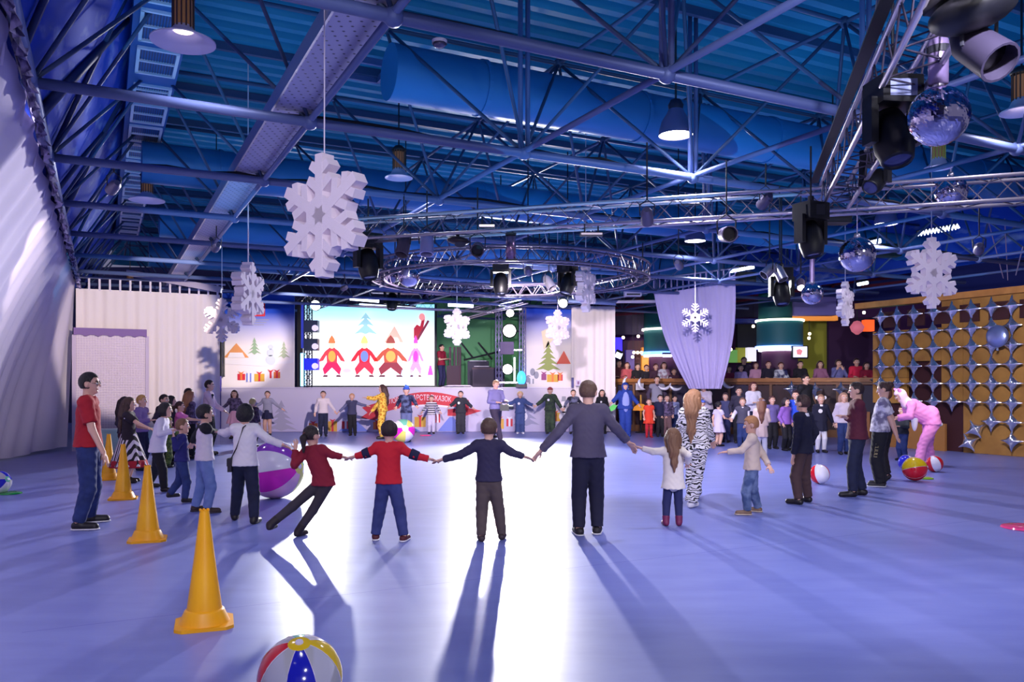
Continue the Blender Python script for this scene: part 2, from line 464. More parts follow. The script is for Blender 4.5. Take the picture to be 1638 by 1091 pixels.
# lattice doorway screen in front of it
t = thing('lattice_screen', 'white net screen with a scalloped lilac valance in front of the back curtain', 'screen', tuple(alongv(.1) + Vector((0, -.25, 0))))
o_ = alongv(.03) + Vector((.05, -.22, 0)); wd = 1.72
MB().prism([(0, .5), (wd, .5), (wd, 3.0), (0, 3.0)], o_, V, (0, 0, 1), .01).obj('sheer_cloth', mat((205, 190, 222), .9), t)
m = MB()
for i in range(28): m.box(o_ + V * (i * wd / 27) + Vector((0, -.02, 1.75)), (.012, .012, 2.5), RZ)
for i in range(40): m.box(o_ + V * (wd / 2) + Vector((0, -.02, .5 + i * .064)), (wd, .012, .012), RZ)
stuff(m.obj('net', mat((228, 215, 235), .8), t))
poly = [(0, 3.18), (0, 2.98)]
for i in range(1, 19):
    poly.append((i * wd / 18, 2.96 + .05 * abs(math.sin(i * 1.05))))
poly += [(wd, 3.18)]
MB().prism(poly, o_ + Vector((0, -.05, 0)), V, (0, 0, 1), .05).obj('valance', mat((128, 100, 165), .85), t)
for q in (0, wd): MB().box(o_ + V * q + Vector((0, -.03, 1.5)), (.09, .06, 3.0), RZ).obj('side_post', mat((190, 175, 210), .8), t)
t = thing('bench', 'pale mint green bench box against the lattice screen behind the cones', 'bench', (-9.9, 20.3, 0))
MB().box((-9.85, 20.9, .27), (1.7, .5, .54), RZ).obj('bench_body', mat((190, 222, 218), .6), t)
MB().box((-9.85, 20.9, .56), (1.76, .54, .05), RZ).obj('bench_seat', mat((205, 232, 228), .5), t)

rc = drape('side_curtain', 'pale curtain closing the right side of the stage', lambda s: at(914 + 70 * s, 490, 29.3) , lambda s: Vector((at(914 + 70 * s, 0, 29.3).x, 29.3, .03)), CW, 7, .06)
rp_ = MB().tube(at(868, 484, 28.9), at(1050, 482, 26.2), .05, n=8)
tag(rp_.obj('pole', mat((205, 195, 215), .5), base=at(868, 484, 28.9)), 'long pale horizontal pole above the right stage curtain', 'pole')
# tapered swag curtain on the right
Dq = 25.0
def tsw(s): return at(1046 + 130 * s, 469 - 30 * s + 6 * math.sin(PI * s), Dq - 1.0 * s)
def bsw(s): return at(1102 + 52 * s, 622, Dq - .6 * s)
SW = mat((180, 166, 208), .9, bump=.3, bscale=8, name='lilac_curtain')
def swx(s, q):
    full = tsw(s).lerp(bsw(s), q); t2 = 1 - (1 - q) ** 1.0
    cx = (.5 - s) * (math.sin(PI * q)) * -.45
    return Vector((cx * .75, 0, 0))
sw = drape('swag_curtain', 'lilac curtain gathered to a point in front of the bar', tsw, bsw, SW, 13, .05, extra=swx, nz=18)
MB().tube(at(1040, 447, Dq + .1), at(1182, 428, Dq - 1.1), .03).obj('curtain_rail', STEEL, sw)
for k in range(15):
    s_ = k / 14
    MB().tube(tsw(s_) + Vector((0, -.02, -.02)), at(1046 + 130 * s_, 449 - 19 * s_, Dq - s_), .022, n=5).obj('hanging_loop', SW, sw)
# ------------------------------------------------------------------ stage
SD = 29.5
def PX(px, d=SD): return (px - CX) / F * d
def PZ(py, d=SD): return EYE + (HY - py) / F * d
st = thing('stage', 'low white-fronted stage under the bright screen', 'stage', (PX(340), SD, 0))
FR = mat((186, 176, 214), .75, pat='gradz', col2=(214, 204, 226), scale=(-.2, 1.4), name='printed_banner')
x0, x1 = PX(340), PX(985)
MB().box(((x0 + x1) / 2, SD + 2.4, .80), (x1 - x0, 4.8, 1.60)).obj('stage_deck', mat((70, 62, 96), .5), st)
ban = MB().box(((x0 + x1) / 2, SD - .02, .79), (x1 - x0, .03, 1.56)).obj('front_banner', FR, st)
MB().box(((x0 + x1) / 2, SD - .03, 1.60), (x1 - x0, .08, .05)).obj('edge_strip', mat((222, 212, 235), .5), st)
def flat(name, pts, m, parent, d, th=.012, off=0.0):
    """thin printed shape: picture outline of the print laid on its panel at depth d"""
    o = Vector((0, d - off, 0))
    return MB().prism([(PX(x, d), PZ(y, d)) for x, y in pts], o, (1, 0, 0), (0, 0, 1), th).obj(name, m, parent)
def ell(cx, cy, rx, ry, n=14): return [(cx + rx * math.cos(2 * PI * i / n), cy + ry * math.sin(2 * PI * i / n)) for i in range(n)]
RED = mat((206, 40, 62), .6); GOLD = mat((214, 164, 60), .6); ORG = mat((226, 120, 60), .6); PURP = mat((150, 60, 130), .6)
BLU = mat((112, 128, 214), .6); GRN = mat((120, 150, 120), .7); GREY = mat((150, 148, 170), .7); WHT = mat((235, 228, 242), .6)
bd = SD - .04
arc = [(622 + i * 128 / 12, 651 - 17 * math.sin(PI * i / 12) + (0 if i < 8 else 0)) for i in range(13)]
flat('ribbon', arc_top := [(618 + i * 132 / 12, 640 - 13 * math.sin(PI * i / 12)) for i in range(13)] + [(750 - i * 132 / 12, 658 - 10 * math.sin(PI * i / 12)) for i in range(13)], RED, ban, bd)
flat('ribbon_tail', [(579, 652), (606, 643), (618, 652), (618, 664), (598, 672), (577, 668), (588, 660)], RED, ban, bd, off=.005)
flat('ribbon_tail', [(716, 655), (745, 652), (771, 657), (758, 661), (742, 666), (716, 665)], RED, ban, bd, off=.005)
flat('ribbon_fringe', [(640 + i * 90 / 12, 657 - 7 * math.sin(PI * (i + 2) / 16)) for i in range(13)] + [(730 - i * 90 / 12, 654 - 7 * math.sin(PI * (14 - i) / 16)) for i in range(13)], WHT, ban, bd, off=.01)
def text(s, px, py, hpx, d, m, parent, rot=0, off=.02, name='lettering'):
    cu = bpy.data.curves.new(name, 'FONT'); cu.body = s; cu.align_x = 'CENTER'; cu.align_y = 'CENTER'
    cu.size = hpx / F * d * 1.38; cu.extrude = .004; cu.resolution_u = 2
    o = bpy.data.objects.new(name, cu); COL.objects.link(o)
    o.data.materials.append(m)
    dg = bpy.context.evaluated_depsgraph_get(); me = bpy.data.meshes.new_from_object(o.evaluated_get(dg))
    n = bpy.data.objects.new(name, me); COL.objects.link(n); bpy.data.objects.remove(o)
    org = Vector(parent.get('org', (0, 0, 0)))
    n.parent = parent; n.location = Vector((PX(px, d), d - off, PZ(py, d))) - org; n.rotation_euler = (PI / 2, rot, 0); n.scale = (.66, 1, 1)
    return n
text('ЕЛОВОЕ', 633, 641, 8.5, bd, WHT, ban, math.radians(-7))
text('ЦАРСТВО', 674, 636.5, 9, bd, WHT, ban, 0)
text('СКАЗОК', 706, 638, 8.5, bd, WHT, ban, math.radians(5))
def gift(px, py, w_, h_, m, m2, d=bd, par=None):
    g = flat('gift_print', [(px - w_, py - h_), (px + w_, py - h_), (px + w_, py + h_), (px - w_, py + h_)], m, par or ban, d)
    flat('gift_bow', [(px - 1.6, py - h_), (px - 5, py - h_ - 4), (px, py - h_ - 2), (px + 5, py - h_ - 4), (px + 1.6, py - h_), (px + 1.6, py + h_), (px - 1.6, py + h_)], m2, par or ban, d, off=.006)
for g in ((672, 675, 9, 8, GOLD, RED), (532, 682, 7, 8, GOLD, RED), (553, 680, 6, 6, RED, WHT), (501, 684, 7, 7, ORG, RED), (700, 669, 4, 7, RED, WHT), (889, 667, 9, 7, GOLD, ORG), (800, 678, 6, 8, GOLD, ORG), (815, 676, 5, 6, RED, WHT), (603, 681, 6, 6, ORG, RED)): gift(*g)
for c in ((722, 672, 22), (565, 676, 24), (647, 682, 26)):
    flat('blue_mound', [(c[0] - c[2], 690), (c[0] - 3, c[1] - 5), (c[0] + 3, c[1] - 5), (c[0] + c[2], 690)], BLU, ban, bd, off=-.004)
def firprint(px, top, bot, wd, m, d, par, tiers=4, off=0.0):
    for k in range(tiers):
        y0 = top + (bot - top) * k / tiers * .9; y1 = top + (bot - top) * (k + 1.35) / (tiers + .35); ww = wd * (k + 1.2) / (tiers + .2)
        flat('fir_print', [(px, y0), (px + ww, y1), (px + ww * .4, y1 - 2), (px, y1 + 1.5), (px - ww * .4, y1 - 2), (px - ww, y1)], m, par, d, off=off - .001 * k)
firprint(450, 640, 688, 26, mat((172, 165, 190), .7), bd, ban, 5)
firprint(842, 640, 680, 22, mat((160, 156, 190), .7), bd, ban, 4)
for cx_ in (836, 902):
    for dy, r in ((660, 8), (649, 6), (640, 4.4)): flat('snowball_print', ell(cx_, dy + 6, r, r), WHT, ban, bd, off=.006)
    flat('hat_print', [(cx_ - 4, 642), (cx_ - 3, 634), (cx_ + 3, 634), (cx_ + 4, 642)], GREY, ban, bd, off=.012)

# printed backdrop left of the screen
def backdrop(name, label, px0, px1, py0, d):
    t = thing(name, label, 'backdrop', (PX(px0, d), d, 1.62))
    m = mat((236, 226, 236), .8, pat='gradz', col2=(18, 70, 200), scale=(1.5, 2.75), name='gradient_print')
    MB().box(((PX(px0, d) + PX(px1, d)) / 2, d, (1.62 + PZ(py0, d)) / 2), (PX(px1, d) - PX(px0, d), .06, PZ(py0, d) - 1.62)).obj('printed_panel', m, t)
    return t
lb = backdrop('stage_backdrop', 'tall printed winter backdrop with a red crest left of the screen', 355, 471, 469, 29.9)
ld = 29.85
flat('crest_square', [(401, 484), (424, 484), (424, 506), (401, 506)], RED, lb, ld)
flat('crest_figure', [(405, 502), (408, 492), (412, 489), (413, 486), (417, 487), (416, 493), (420, 497), (420, 503), (416, 500), (411, 498), (408, 503)], WHT, lb, ld, off=.008)
for i in range(3): flat('small_print_line', [(404, 511 + i * 4), (430 - i * 4, 511 + i * 4), (430 - i * 4, 512.2 + i * 4), (404, 512.2 + i * 4)], GREY, lb, ld)
flat('house_print', [(358, 572), (378, 549), (398, 572)], mat((224, 150, 96), .7), lb, ld)
flat('house_wall_print', [(364, 572), (368, 564), (388, 564), (392, 572)], WHT, lb, ld, off=.006)
firprint(407, 540, 566, 11, mat((150, 178, 150), .7), ld, lb); firprint(454, 546, 572, 10, mat((172, 184, 160), .7), ld, lb)
for dy, r in ((576, 8), (564, 6), (555, 4)): flat('snowball_print', ell(433, dy, r, r), mat((200, 206, 232), .7), lb, ld)
flat('snow_ground_print', [(356, 576), (400, 574), (440, 580), (470, 574), (470, 580), (420, 586), (356, 582)], WHT, lb, ld, off=-.003)
for g in ((386, 603, 6, 5, RED, ORG), (398, 604, 4, 7, BLU, WHT), (415, 604, 8, 6, GOLD, RED), (433, 600, 4, 5, WHT, RED), (443, 600, 5, 5, ORG, RED)): gift(*g, d=ld, par=lb)
rb = backdrop('stage_backdrop', 'tall printed backdrop with a decorated fir right of the stage opening', 838, 916, 488, 29.9)
firprint(877, 545, 592, 20, mat((150, 160, 96), .7), ld, rb, 5)
flat('tree_glow_print', [(866, 530), (880, 524), (888, 540), (870, 560)], mat((230, 214, 190), .7), rb, ld)
flat('house_print', [(890, 582), (902, 561), (913, 582)], mat((214, 96, 84), .7), rb, ld)
for g in ((870, 603, 4, 5, PURP, PURP), (884, 605, 9, 6, GOLD, ORG), (896, 604, 4, 5, RED, ORG), (850, 610, 4, 4, GREY, WHT)): gift(*g, d=ld, par=rb)
for p in ((845, 606), (858, 600), (852, 595)): flat('snow_swirl_print', ell(p[0], p[1], 4, 6), GREY, rb, ld, off=.002)
t = thing('wall_sign', 'narrow dark blue bar sign with a small framed notice on the right curtain', 'sign', (PX(915, 29.1), 29.1, PZ(620, 29.1)))
flat('bar', [(914, 604), (918, 604), (918, 620), (914, 620)], mat((40, 30, 120), .5), t, 29.1, .03)
flat('notice', [(921, 608), (929, 608), (929, 617), (921, 617)], mat((190, 176, 215), .5), t, 29.1, .02)
flat('notice_mark', [(923.5, 610), (926.5, 610), (926.5, 615), (923.5, 615)], mat((120, 70, 130), .5), t, 29.1, .03)

# LED screen
ED = 30.4
scr = thing('led_screen', 'big bright LED screen showing a cartoon winter picture above the stage', 'screen', (PX(598, ED), ED, 1.62))
SE = mat((250, 250, 255), .4, pat='gradz', col2=(120, 226, 250), scale=(1.9, 3.3), emit=1.15, name='lit_screen')
MB().box(((PX(479, ED) + PX(695, ED)) / 2, ED, (1.66 + PZ(487, ED)) / 2), (PX(695, ED) - PX(479, ED), .05, PZ(487, ED) - 1.66)).obj('lit_panel', SE, scr)
MB().box(((PX(479, ED) + PX(700, ED)) / 2, ED - .02, 1.64), (PX(700, ED) - PX(479, ED), .2, .08)).obj('lower_frame', BLACK, scr)
MB().box((PX(697, ED), ED, (1.66 + PZ(487, ED)) / 2), (.08, .15, PZ(487, ED) - 1.66)).obj('side_frame', DARK, scr)
ee = ED - .05
def em(c, s=1.0): return mat(c, .4, emit=s)
def pic(name, pts, c, off=0.0, s=1.0): return flat(name, pts, em(c, s), scr, ee, .008, off)
for k, (y0, y1, ww) in enumerate(((500, 512, 9), (508, 522, 14), (518, 535, 19))):
    pic('fir_picture', [(585, y0), (585 + ww, y1), (585 + ww * .3, y1 - 3), (585, y1), (585 - ww * .4, y1 - 3), (585 - ww, y1)], (150, 196, 206), .002 * k)
pic('hut_picture', [(614, 548), (631, 521), (646, 548)], (246, 178, 160)); pic('hut_wall_picture', [(622, 548), (626, 540), (636, 540), (640, 548)], (252, 224, 224), .006)
# generic dancers in bright coats
def dancer(cx, head, coat, legs, w=1.0, apron=None):
    pic('figure_trousers', [(cx - 12 * w, 600), (cx - 15 * w, 590), (cx - 7 * w, 578), (cx + 7 * w, 578), (cx + 15 * w, 590), (cx + 12 * w, 600), (cx + 6 * w, 594), (cx, 588), (cx - 6 * w, 594)], legs)
    pic('figure_coat', [(cx - 8 * w, 580), (cx - 9 * w, 562), (cx - 4 * w, 556), (cx + 4 * w, 556), (cx + 9 * w, 562), (cx + 8 * w, 580)], coat, .006)
    for s in (-1, 1):
        pic('figure_sleeve', [(cx + s * 6 * w, 558), (cx + s * 11 * w, 562), (cx + s * 19 * w, 574), (cx + s * 21 * w, 579), (cx + s * 14 * w, 577), (cx + s * 8 * w, 567)], coat, .004)
        pic('figure_boot', [(cx + s * 7 * w, 600), (cx + s * 13 * w, 600), (cx + s * 15 * w, 603), (cx + s * 7 * w, 603)], (96, 44, 60), .004)
    pic('figure_head', ell(cx, 552, 5 * w, 6), (246, 206, 180), .010)
    pic('figure_cap', [(cx - 6 * w, 549), (cx - 4 * w, 542), (cx, 536), (cx + 4 * w, 542), (cx + 6 * w, 549)], head, .014)
    if apron: pic('figure_apron', ell(cx, 570, 6 * w, 9), apron, .012)
dancer(531, (230, 120, 70), (214, 60, 70), (224, 30, 84), 1.0, (244, 160, 70))
dancer(583, (250, 222, 120), (232, 28, 50), (228, 40, 70), 1.05, (110, 130, 200))
dancer(625, (150, 60, 50), (186, 74, 50), (140, 36, 56), 1.3, (240, 166, 80))
dancer(665, (224, 70, 190), (236, 130, 214), (240, 150, 220), .62, (222, 40, 180))
pic('skier_coat_picture', [(662, 525), (667, 519), (672, 522), (676, 506), (680, 508), (676, 530), (668, 543), (662, 541)], (176, 36, 56))
pic('skier_head_picture', ell(675, 507, 5, 6), (240, 150, 150), .004); pic('skier_board_picture', [(666, 543), (684, 512), (687, 514), (669, 545)], (120, 40, 60), .006)
pic('snow_heap_picture', [(640, 604), (642, 592), (650, 587), (660, 592), (662, 604)], (196, 214, 244))
pic('drum_picture', ell(555, 597, 9, 8), (232, 214, 240)); pic('drum_skin_picture', ell(555, 593, 7, 3), (246, 190, 210), .004)
pic('doll_picture', [(684, 600), (687, 585), (690, 585), (693, 600)], (226, 60, 190)); pic('doll_head_picture', ell(688, 581, 3, 4), (250, 214, 200), .004)
pic('snow_ground_picture', [(500, 608), (560, 604), (640, 607), (695, 604), (695, 616), (500, 616)], (255, 255, 255), -.003)
# blue side strip with lattice post
t = thing('lighting_tower', 'black lighting post with stacked fixtures at the left edge of the screen', 'tower', (PX(490), SD, 1.6))
MB().box((PX(479), SD + .1, (1.62 + PZ(480)) / 2), (.2, .1, PZ(480) - 1.62)).obj('dark_flank', BLACK, t)
MB().box((PX(484), SD + .05, (1.66 + PZ(565)) / 2), (.16, .06, PZ(565) - 1.66)).obj('light_tube', mat((120, 190, 255), .4, emit=5.0), t)
MB().box((PX(484), SD + .05, PZ(522)), (.12, .06, PZ(487) - PZ(557))).obj('light_tube', mat((40, 50, 150), .4, emit=1.2), t)
def lattice(m, p0, p1, w_, r, step, parent, names=('tower_leg', 'tower_lacing'), r2=None, four=True, nseg=6, m2=None):
    """box truss: four chords and zig-zag lacing"""
    p0, p1 = Vector(p0), Vector(p1); d = (p1 - p0).normalized(); L_ = (p1 - p0).length
    a = d.orthogonal().normalized() if abs(d.z) > .9 else d.cross(Vector((0, 0, 1))).normalized()
    b = a.cross(d).normalized()
    cs = [(a * sx + b * sy) * w_ / 2 for sx, sy in ((-1, -1), (1, -1), (1, 1), (-1, 1))]
    for c in cs: MB().tube(p0 + c, p1 + c, r, n=nseg).obj(names[0], m, parent, True)
    q = MB(); n = max(2, int(L_ / step))
    for i in range(n):
        for k in range(4):
            c0, c1 = (cs[k], cs[(k + 1) % 4]) if i % 2 else (cs[(k + 1) % 4], cs[k])
            q.tube(p0 + d * (L_ * i / n) + c0, p0 + d * (L_ * (i + 1) / n) + c1, r2 or r * .5, n=4, cap=False)
    stuff(q.obj(names[1], m2 or m, parent))
lattice(DARK, (PX(494), SD - .1, 1.62), (PX(494), SD - .1, 4.9), .2, .025, .18, t)
for py in (523, 552, 583):
    MB().box((PX(501), SD - .25, PZ(py)), (.5, .3, .42)).obj('lamp_box', mat((24, 40, 70) if py < 560 else (14, 30, 190), .4, emit=None if py < 560 else .9), t)
    MB().lathe([(0, 0), (.11, 0), (.12, -.05)], (PX(508), SD - .42, PZ(py + 3)), (0, -1, 0), 14).obj('lamp_lens', mat((215, 205, 235), .2, emit=.7), t)
LIT = mat((255, 250, 245), .3, emit=30.0, name='lit_lens')
t = thing('spot_lamp', 'bright round spotlight at the top left corner of the screen', 'spotlight', (PX(508), SD - .3, PZ(490)))
MB().lathe([(.0, .3), (.16, .28), (.2, 0), (.17, 0), (.15, .05)], (PX(508), SD - .3, PZ(490)), (0, 1, .2), 16).obj('lamp_can', BLACK, t, True)
MB().lathe([(0, 0), (.17, .0)], (PX(508), SD - .33, PZ(490)), (0, 1, .2), 16).obj('lens', LIT, t)
MB().tube((PX(508), SD - .2, PZ(490)), (PX(500), SD, PZ(484)), .03).obj('bracket', DARK, t)

# right opening: green wall, stairs, right tower with lamps
gd = 34.5
struct(MB().box(((PX(690, gd) + PX(850, gd)) / 2, gd, 3.2), (PX(850, gd) - PX(690, gd) + 1, .1, 4.4)).obj('wall_green', mat((92, 150, 110), .8)))
spot((1.0, 31.5, 4.6), (-.9, 34.4, 2.9), 120, (.8, 1, .55), 60, .4, .1)
dt = thing('dj_desk', 'dark stepped platform with a sloping handrail at the back of the stage', 'platform', (PX(760, 32), 32, 1.6))
for i, (px, py, wd_) in enumerate(((752, 577, 34), (758, 586, 30), (764, 593, 26), (768, 601, 24))):
    MB().box((PX(px, 32) + .3, 32.6 - .25 * i, (1.6 + PZ(py, 32)) / 2), (wd_ / F * 32, .5, PZ(py, 32) - 1.6)).obj('step', mat((44, 38, 74), .6), dt)
    MB().box((PX(px, 32) + .3, 32.3 - .25 * i, PZ(py, 32)), (wd_ / F * 32 * .8, .12, .03)).obj('step_nosing', mat((225, 215, 240), .5), dt)
for (xa, ya, xb, yb) in ((738, 549, 757, 573), (765, 548, 787, 575), (742, 576, 800, 562)):
    MB().tube(at(xa, ya, 32), at(xb, yb, 31.8), .035).obj('handrail', DARK, dt)
for px in (720, 727, 732, 736): MB().tube((PX(px, 31.5), 31.5, 1.6), (PX(px, 31.5), 31.5, PZ(555, 31.5)), .04).obj('rail_post', mat((90, 60, 80), .6), dt)
MB().box((PX(725, 31.6), 31.6, 2.0), (.5, .3, .9)).obj('side_box', mat((74, 50, 70), .7), dt)
t = thing('instrument_case', 'dark cluttered equipment case beside the right stage tower', 'case', (PX(785, 31), 31, 1.6))
MB().box((PX(782, 31), 31, 1.95), (1.2, .7, .7)).obj('case_body', mat((56, 40, 70), .6), t)
MB().box((PX(782, 31), 31, 2.33), (1.24, .74, .06)).obj('case_lid', mat((80, 52, 70), .6), t)
t = thing('lighting_tower', 'pale lattice lighting tower with glaring lamps at the right of the stage', 'tower', (PX(817), SD, 1.6))
for px in (798, 836):
    lattice(mat((170, 160, 200), .4, .5), (PX(px), SD, 1.62), (PX(px), SD, 5.0), .16, .022, .2, t)
for py in (495, 560, 612): MB().box((PX(817), SD, PZ(py)), (.9, .06, .05)).obj('cross_bar', ALU, t)
MB().box((PX(823), SD - .1, (PZ(572) + PZ(612)) / 2), (.06, .06, PZ(572) - PZ(612))).obj('light_tube', mat((190, 235, 255), .4, emit=6.0), t)
MB().box((PX(811), SD, PZ(557)), (.5, .3, .45)).obj('lamp_box', mat((90, 66, 120), .5), t)
for px, py, r, lab in ((816, 502, .13, 'upper glaring round spotlight on the right stage tower'), (815, 530, .22, 'large white glaring spotlight on the right stage tower'), (812, 591, .17, 'low glaring round spotlight near the foot of the right stage tower')):
    t = thing('spot_lamp', lab, 'spotlight', (PX(px), SD - .3, PZ(py)))
    MB().lathe([(0, .3), (r, .26), (r * 1.25, 0), (r, 0), (r * .9, .05)], (PX(px), SD - .25, PZ(py)), (0, 1, .2), 18).obj('lamp_can', BLACK, t, True)
    MB().lathe([(0, 0), (r, 0)], (PX(px), SD - .27, PZ(py)), (0, 1, .2), 18).obj('lens', LIT, t)
    MB().tube((PX(px), SD, PZ(py)), (PX(px) + .35, SD, PZ(py)), .03).obj('bracket', DARK, t)
t = thing('flame_lamp', 'small blue glowing lamp at the right edge of the stage', 'lamp', (PX(834), SD - .3, 1.62))
MB().box((PX(834), SD - .25, 1.68), (.4, .3, .12)).obj('lamp_base', BLACK, t)
MB().ball((PX(834), SD - .25, 1.95), (.16, .1, .26)).obj('glowing_shade', mat((60, 170, 255), .4, emit=2.5), t, True)
t = thing('side_shelf', 'dark open frame between the back curtain and the left backdrop', 'shelf', (PX(345), 29.4, 0))
MB().box((PX(349), 30.1, 3.3), (.35, .1, 3.4)).obj('dark_panel', mat((60, 66, 80), .8, pat='gradz', col2=(34, 34, 52), scale=(2, 4)), t)
for k in range(4): MB().tube((PX(343 + 4 * k), 29.7, 2.0), (PX(343 + 4 * k), 29.7, 4.6), .03).obj('upright', DARK, t)
MB().box((PX(346), 29.3, 1.75), (.42, .3, .55)).obj('blue_box', mat((66, 56, 160), .6), t)
MB().box((PX(348), 29.35, .75), (.3, .2, 1.5)).obj('blue_leg', mat((50, 44, 130), .6), t)
t = thing('floor_board', 'white strip lying on the stage edge below the green opening', 'board', (PX(735), 29.7, 1.62))
flat('strip', [(704, 619.5), (718, 616), (752, 616), (757, 619.5)], mat((225, 215, 240), .5), t, 29.75, .3)
MB().box((PX(731), 29.75, 1.64), (1.0, .3, .03)).obj('base', mat((225, 215, 240), .5), t)
# ------------------------------------------------------------------ bar gallery on the right
BL, BR = Vector((3.87, 30.3, 0)), Vector((11.75, 25.6, 0))
bdv = (BR - BL).normalized(); bl_len = (BR - BL).length; bn = Vector((bdv.y, -bdv.x, 0)) * -1      # bn points away from the camera
if bn.y < 0: bn = -bn
RB = Matrix.Rotation(math.atan2(bdv.y, bdv.x), 3, 'Z')
def bar(s, back=0.0, z=0.0): return BL + bdv * (bl_len * s) + bn * back + Vector((0, 0, z))
WOOD = mat((176, 112, 52), .5, pat='soft', col2=(140, 82, 36), scale=3, stretch=(1, 1, 6), name='amber_wood')
DWOOD = mat((66, 34, 40), .6, pat='soft', col2=(44, 24, 34), scale=4, name='dark_panel_wood')
t = thing('bar_counter', 'long dark bar front with an amber wooden rail above the crowd of children', 'counter', tuple(bar(.5)))
MB().box(bar(.5, 0, 1.87), (bl_len + .3, .26, .13), RB).obj('top_rail', WOOD, t)
MB().box(bar(.5, .05, 1.76), (bl_len + .2, .12, .09), RB).obj('lower_rail', mat((120, 70, 36), .5), t)
for k in range(13):
    MB().box(bar((k + .5) / 13, .12, .86), (bl_len / 13 - .08, .05, 1.66), RB).obj('front_panel', DWOOD if k % 3 else mat((44, 34, 66), .6), t)
for k in range(14):
    MB().box(bar(k / 13, .06, .86), (.08, .09, 1.72), RB).obj('post', mat((122, 84, 60), .6), t)
MB().box(bar(.5, .1, .12), (bl_len, .08, .24), RB).obj('kick_board', mat((130, 84, 50), .6), t)
for s in (.62, .93): MB().box(bar(s, -.02, .45), (.42, .06, .8), RB).obj('amber_panel', mat((180, 110, 50), .5), t)
struct(MB().box(bar(.5, 4.2, .4), (bl_len + 6, 8.0, .8), RB).obj('floor_gallery', mat((50, 36, 60), .7)))
# back of the gallery
def bw(px, d): return PX(px, d)
gw = 35.0
PUR = mat((78, 34, 92), .8, name='purple_wall')
struct(MB().box(((PX(960, gw) + PX(1660, gw)) / 2, gw, 3.5), (PX(1660, gw) - PX(960, gw), .1, 7)).obj('wall_gallery', PUR))
def panel(name, label, cat, px0, px1, py0, py1, d, m, th=.15, grp=None, part='panel'):
    t = thing(name, label, cat, (PX(px0, d), d, PZ(py1, d)), grp)
    MB().box(((PX(px0, d) + PX(px1, d)) / 2, d, (PZ(py0, d) + PZ(py1, d)) / 2), (PX(px1, d) - PX(px0, d), th, PZ(py0, d) - PZ(py1, d))).obj(part, m, t)
    return t
YG = mat((176, 176, 62), .8, name='lime_wall')
struct(MB().box((PX(1297, 34.2), 34.2, PZ(562, 34.2)), (PX(1326, 34.2) - PX(1268, 34.2), .15, PZ(512, 34.2) - PZ(612, 34.2))).obj('wall_lime', YG))
# green drum column with ring lights
cd = 31.0
t = thing('drum_column', 'teal round column with glowing ring lights behind the bar', 'column', (PX(1247, cd), cd, .8))
c_ = (PX(1247, cd), cd, 0)
TEAL = mat((38, 112, 122), .6, name='teal_paint')
MB().lathe([(.62, PZ(515, cd)), (.62, PZ(425, cd)), (0, PZ(425, cd))], (PX(1240, cd), cd, 0), n=24).obj('upper_shaft', mat((32, 96, 96), .6), t, True)
MB().lathe([(0, PZ(556, cd)), (.85, PZ(556, cd)), (.85, PZ(512, cd)), (0, PZ(512, cd))], c_, n=32).obj('drum', TEAL, t); ss(MB.last)
MB().lathe([(.84, PZ(515, cd)), (.9, PZ(515, cd)), (.9, PZ(512, cd)), (.84, PZ(512, cd))], c_, n=32).obj('ring_light', mat((235, 240, 210), .4, emit=4), t)
MB().lathe([(.82, PZ(558, cd)), (.9, PZ(558, cd)), (.9, PZ(554, cd)), (.82, PZ(554, cd))], c_, n=32).obj('ring_light', mat((120, 150, 255), .4, emit=5), t)
MB().lathe([(.0, PZ(562, cd)), (.78, PZ(562, cd)), (.78, PZ(558.5, cd)), (0, PZ(558.5, cd))], c_, n=32).obj('ring_light', mat((240, 240, 255), .4, emit=5), t)
MB().lathe([(.66, .8), (.66, PZ(561, cd))], c_, n=24).obj('lower_shaft', mat((82, 40, 72), .6), t, True)
t = thing('drum_column', 'second teal round column partly behind the lilac swag curtain', 'column', (PX(1062, 32.5), 32.5, .8))
c_ = (PX(1062, 32.5), 32.5, 0); e = 32.5
MB().lathe([(.8, PZ(566, e)), (.8, PZ(470, e)), (0, PZ(470, e))], c_, n=24).obj('drum', mat((24, 92, 100), .6), t, True)
MB().lathe([(.8, PZ(529, e)), (.88, PZ(529, e)), (.88, PZ(526, e)), (.8, PZ(526, e))], c_, n=28).obj('ring_light', mat((245, 235, 220), .4, emit=4), t)
MB().lathe([(.8, PZ(568, e)), (.9, PZ(568, e)), (.9, PZ(563, e)), (.8, PZ(563, e))], c_, n=28).obj('ring_light', mat((90, 130, 255), .4, emit=4), t)
MB().lathe([(.0, PZ(571, e)), (.8, PZ(571, e)), (.8, PZ(568, e)), (0, PZ(568, e))], c_, n=28).obj('ring_light', mat((240, 235, 255), .4, emit=4), t)
MB().lathe([(.6, .8), (.6, PZ(570, e))], c_, n=20).obj('lower_shaft', mat((82, 40, 72), .6), t, True)
tv = panel('monitor', 'white lit wall monitor beside the teal column behind the bar', 'monitor', 1266, 1292, 553, 574, 30.0, BLACK, .1, part='housing')
MB().box(((PX(1268, 30) + PX(1290, 30)) / 2, 29.94, PZ(563, 30)), (PX(1290, 30) - PX(1268, 30), .02, PZ(555, 30) - PZ(572, 30))).obj('display', mat((225, 225, 250), .4, emit=1.3), tv)
flat('display_mark', [(1274, 560), (1279, 558), (1284, 561), (1281, 568), (1275, 567)], mat((220, 130, 140), .4, emit=.9), tv, 29.92, .01)
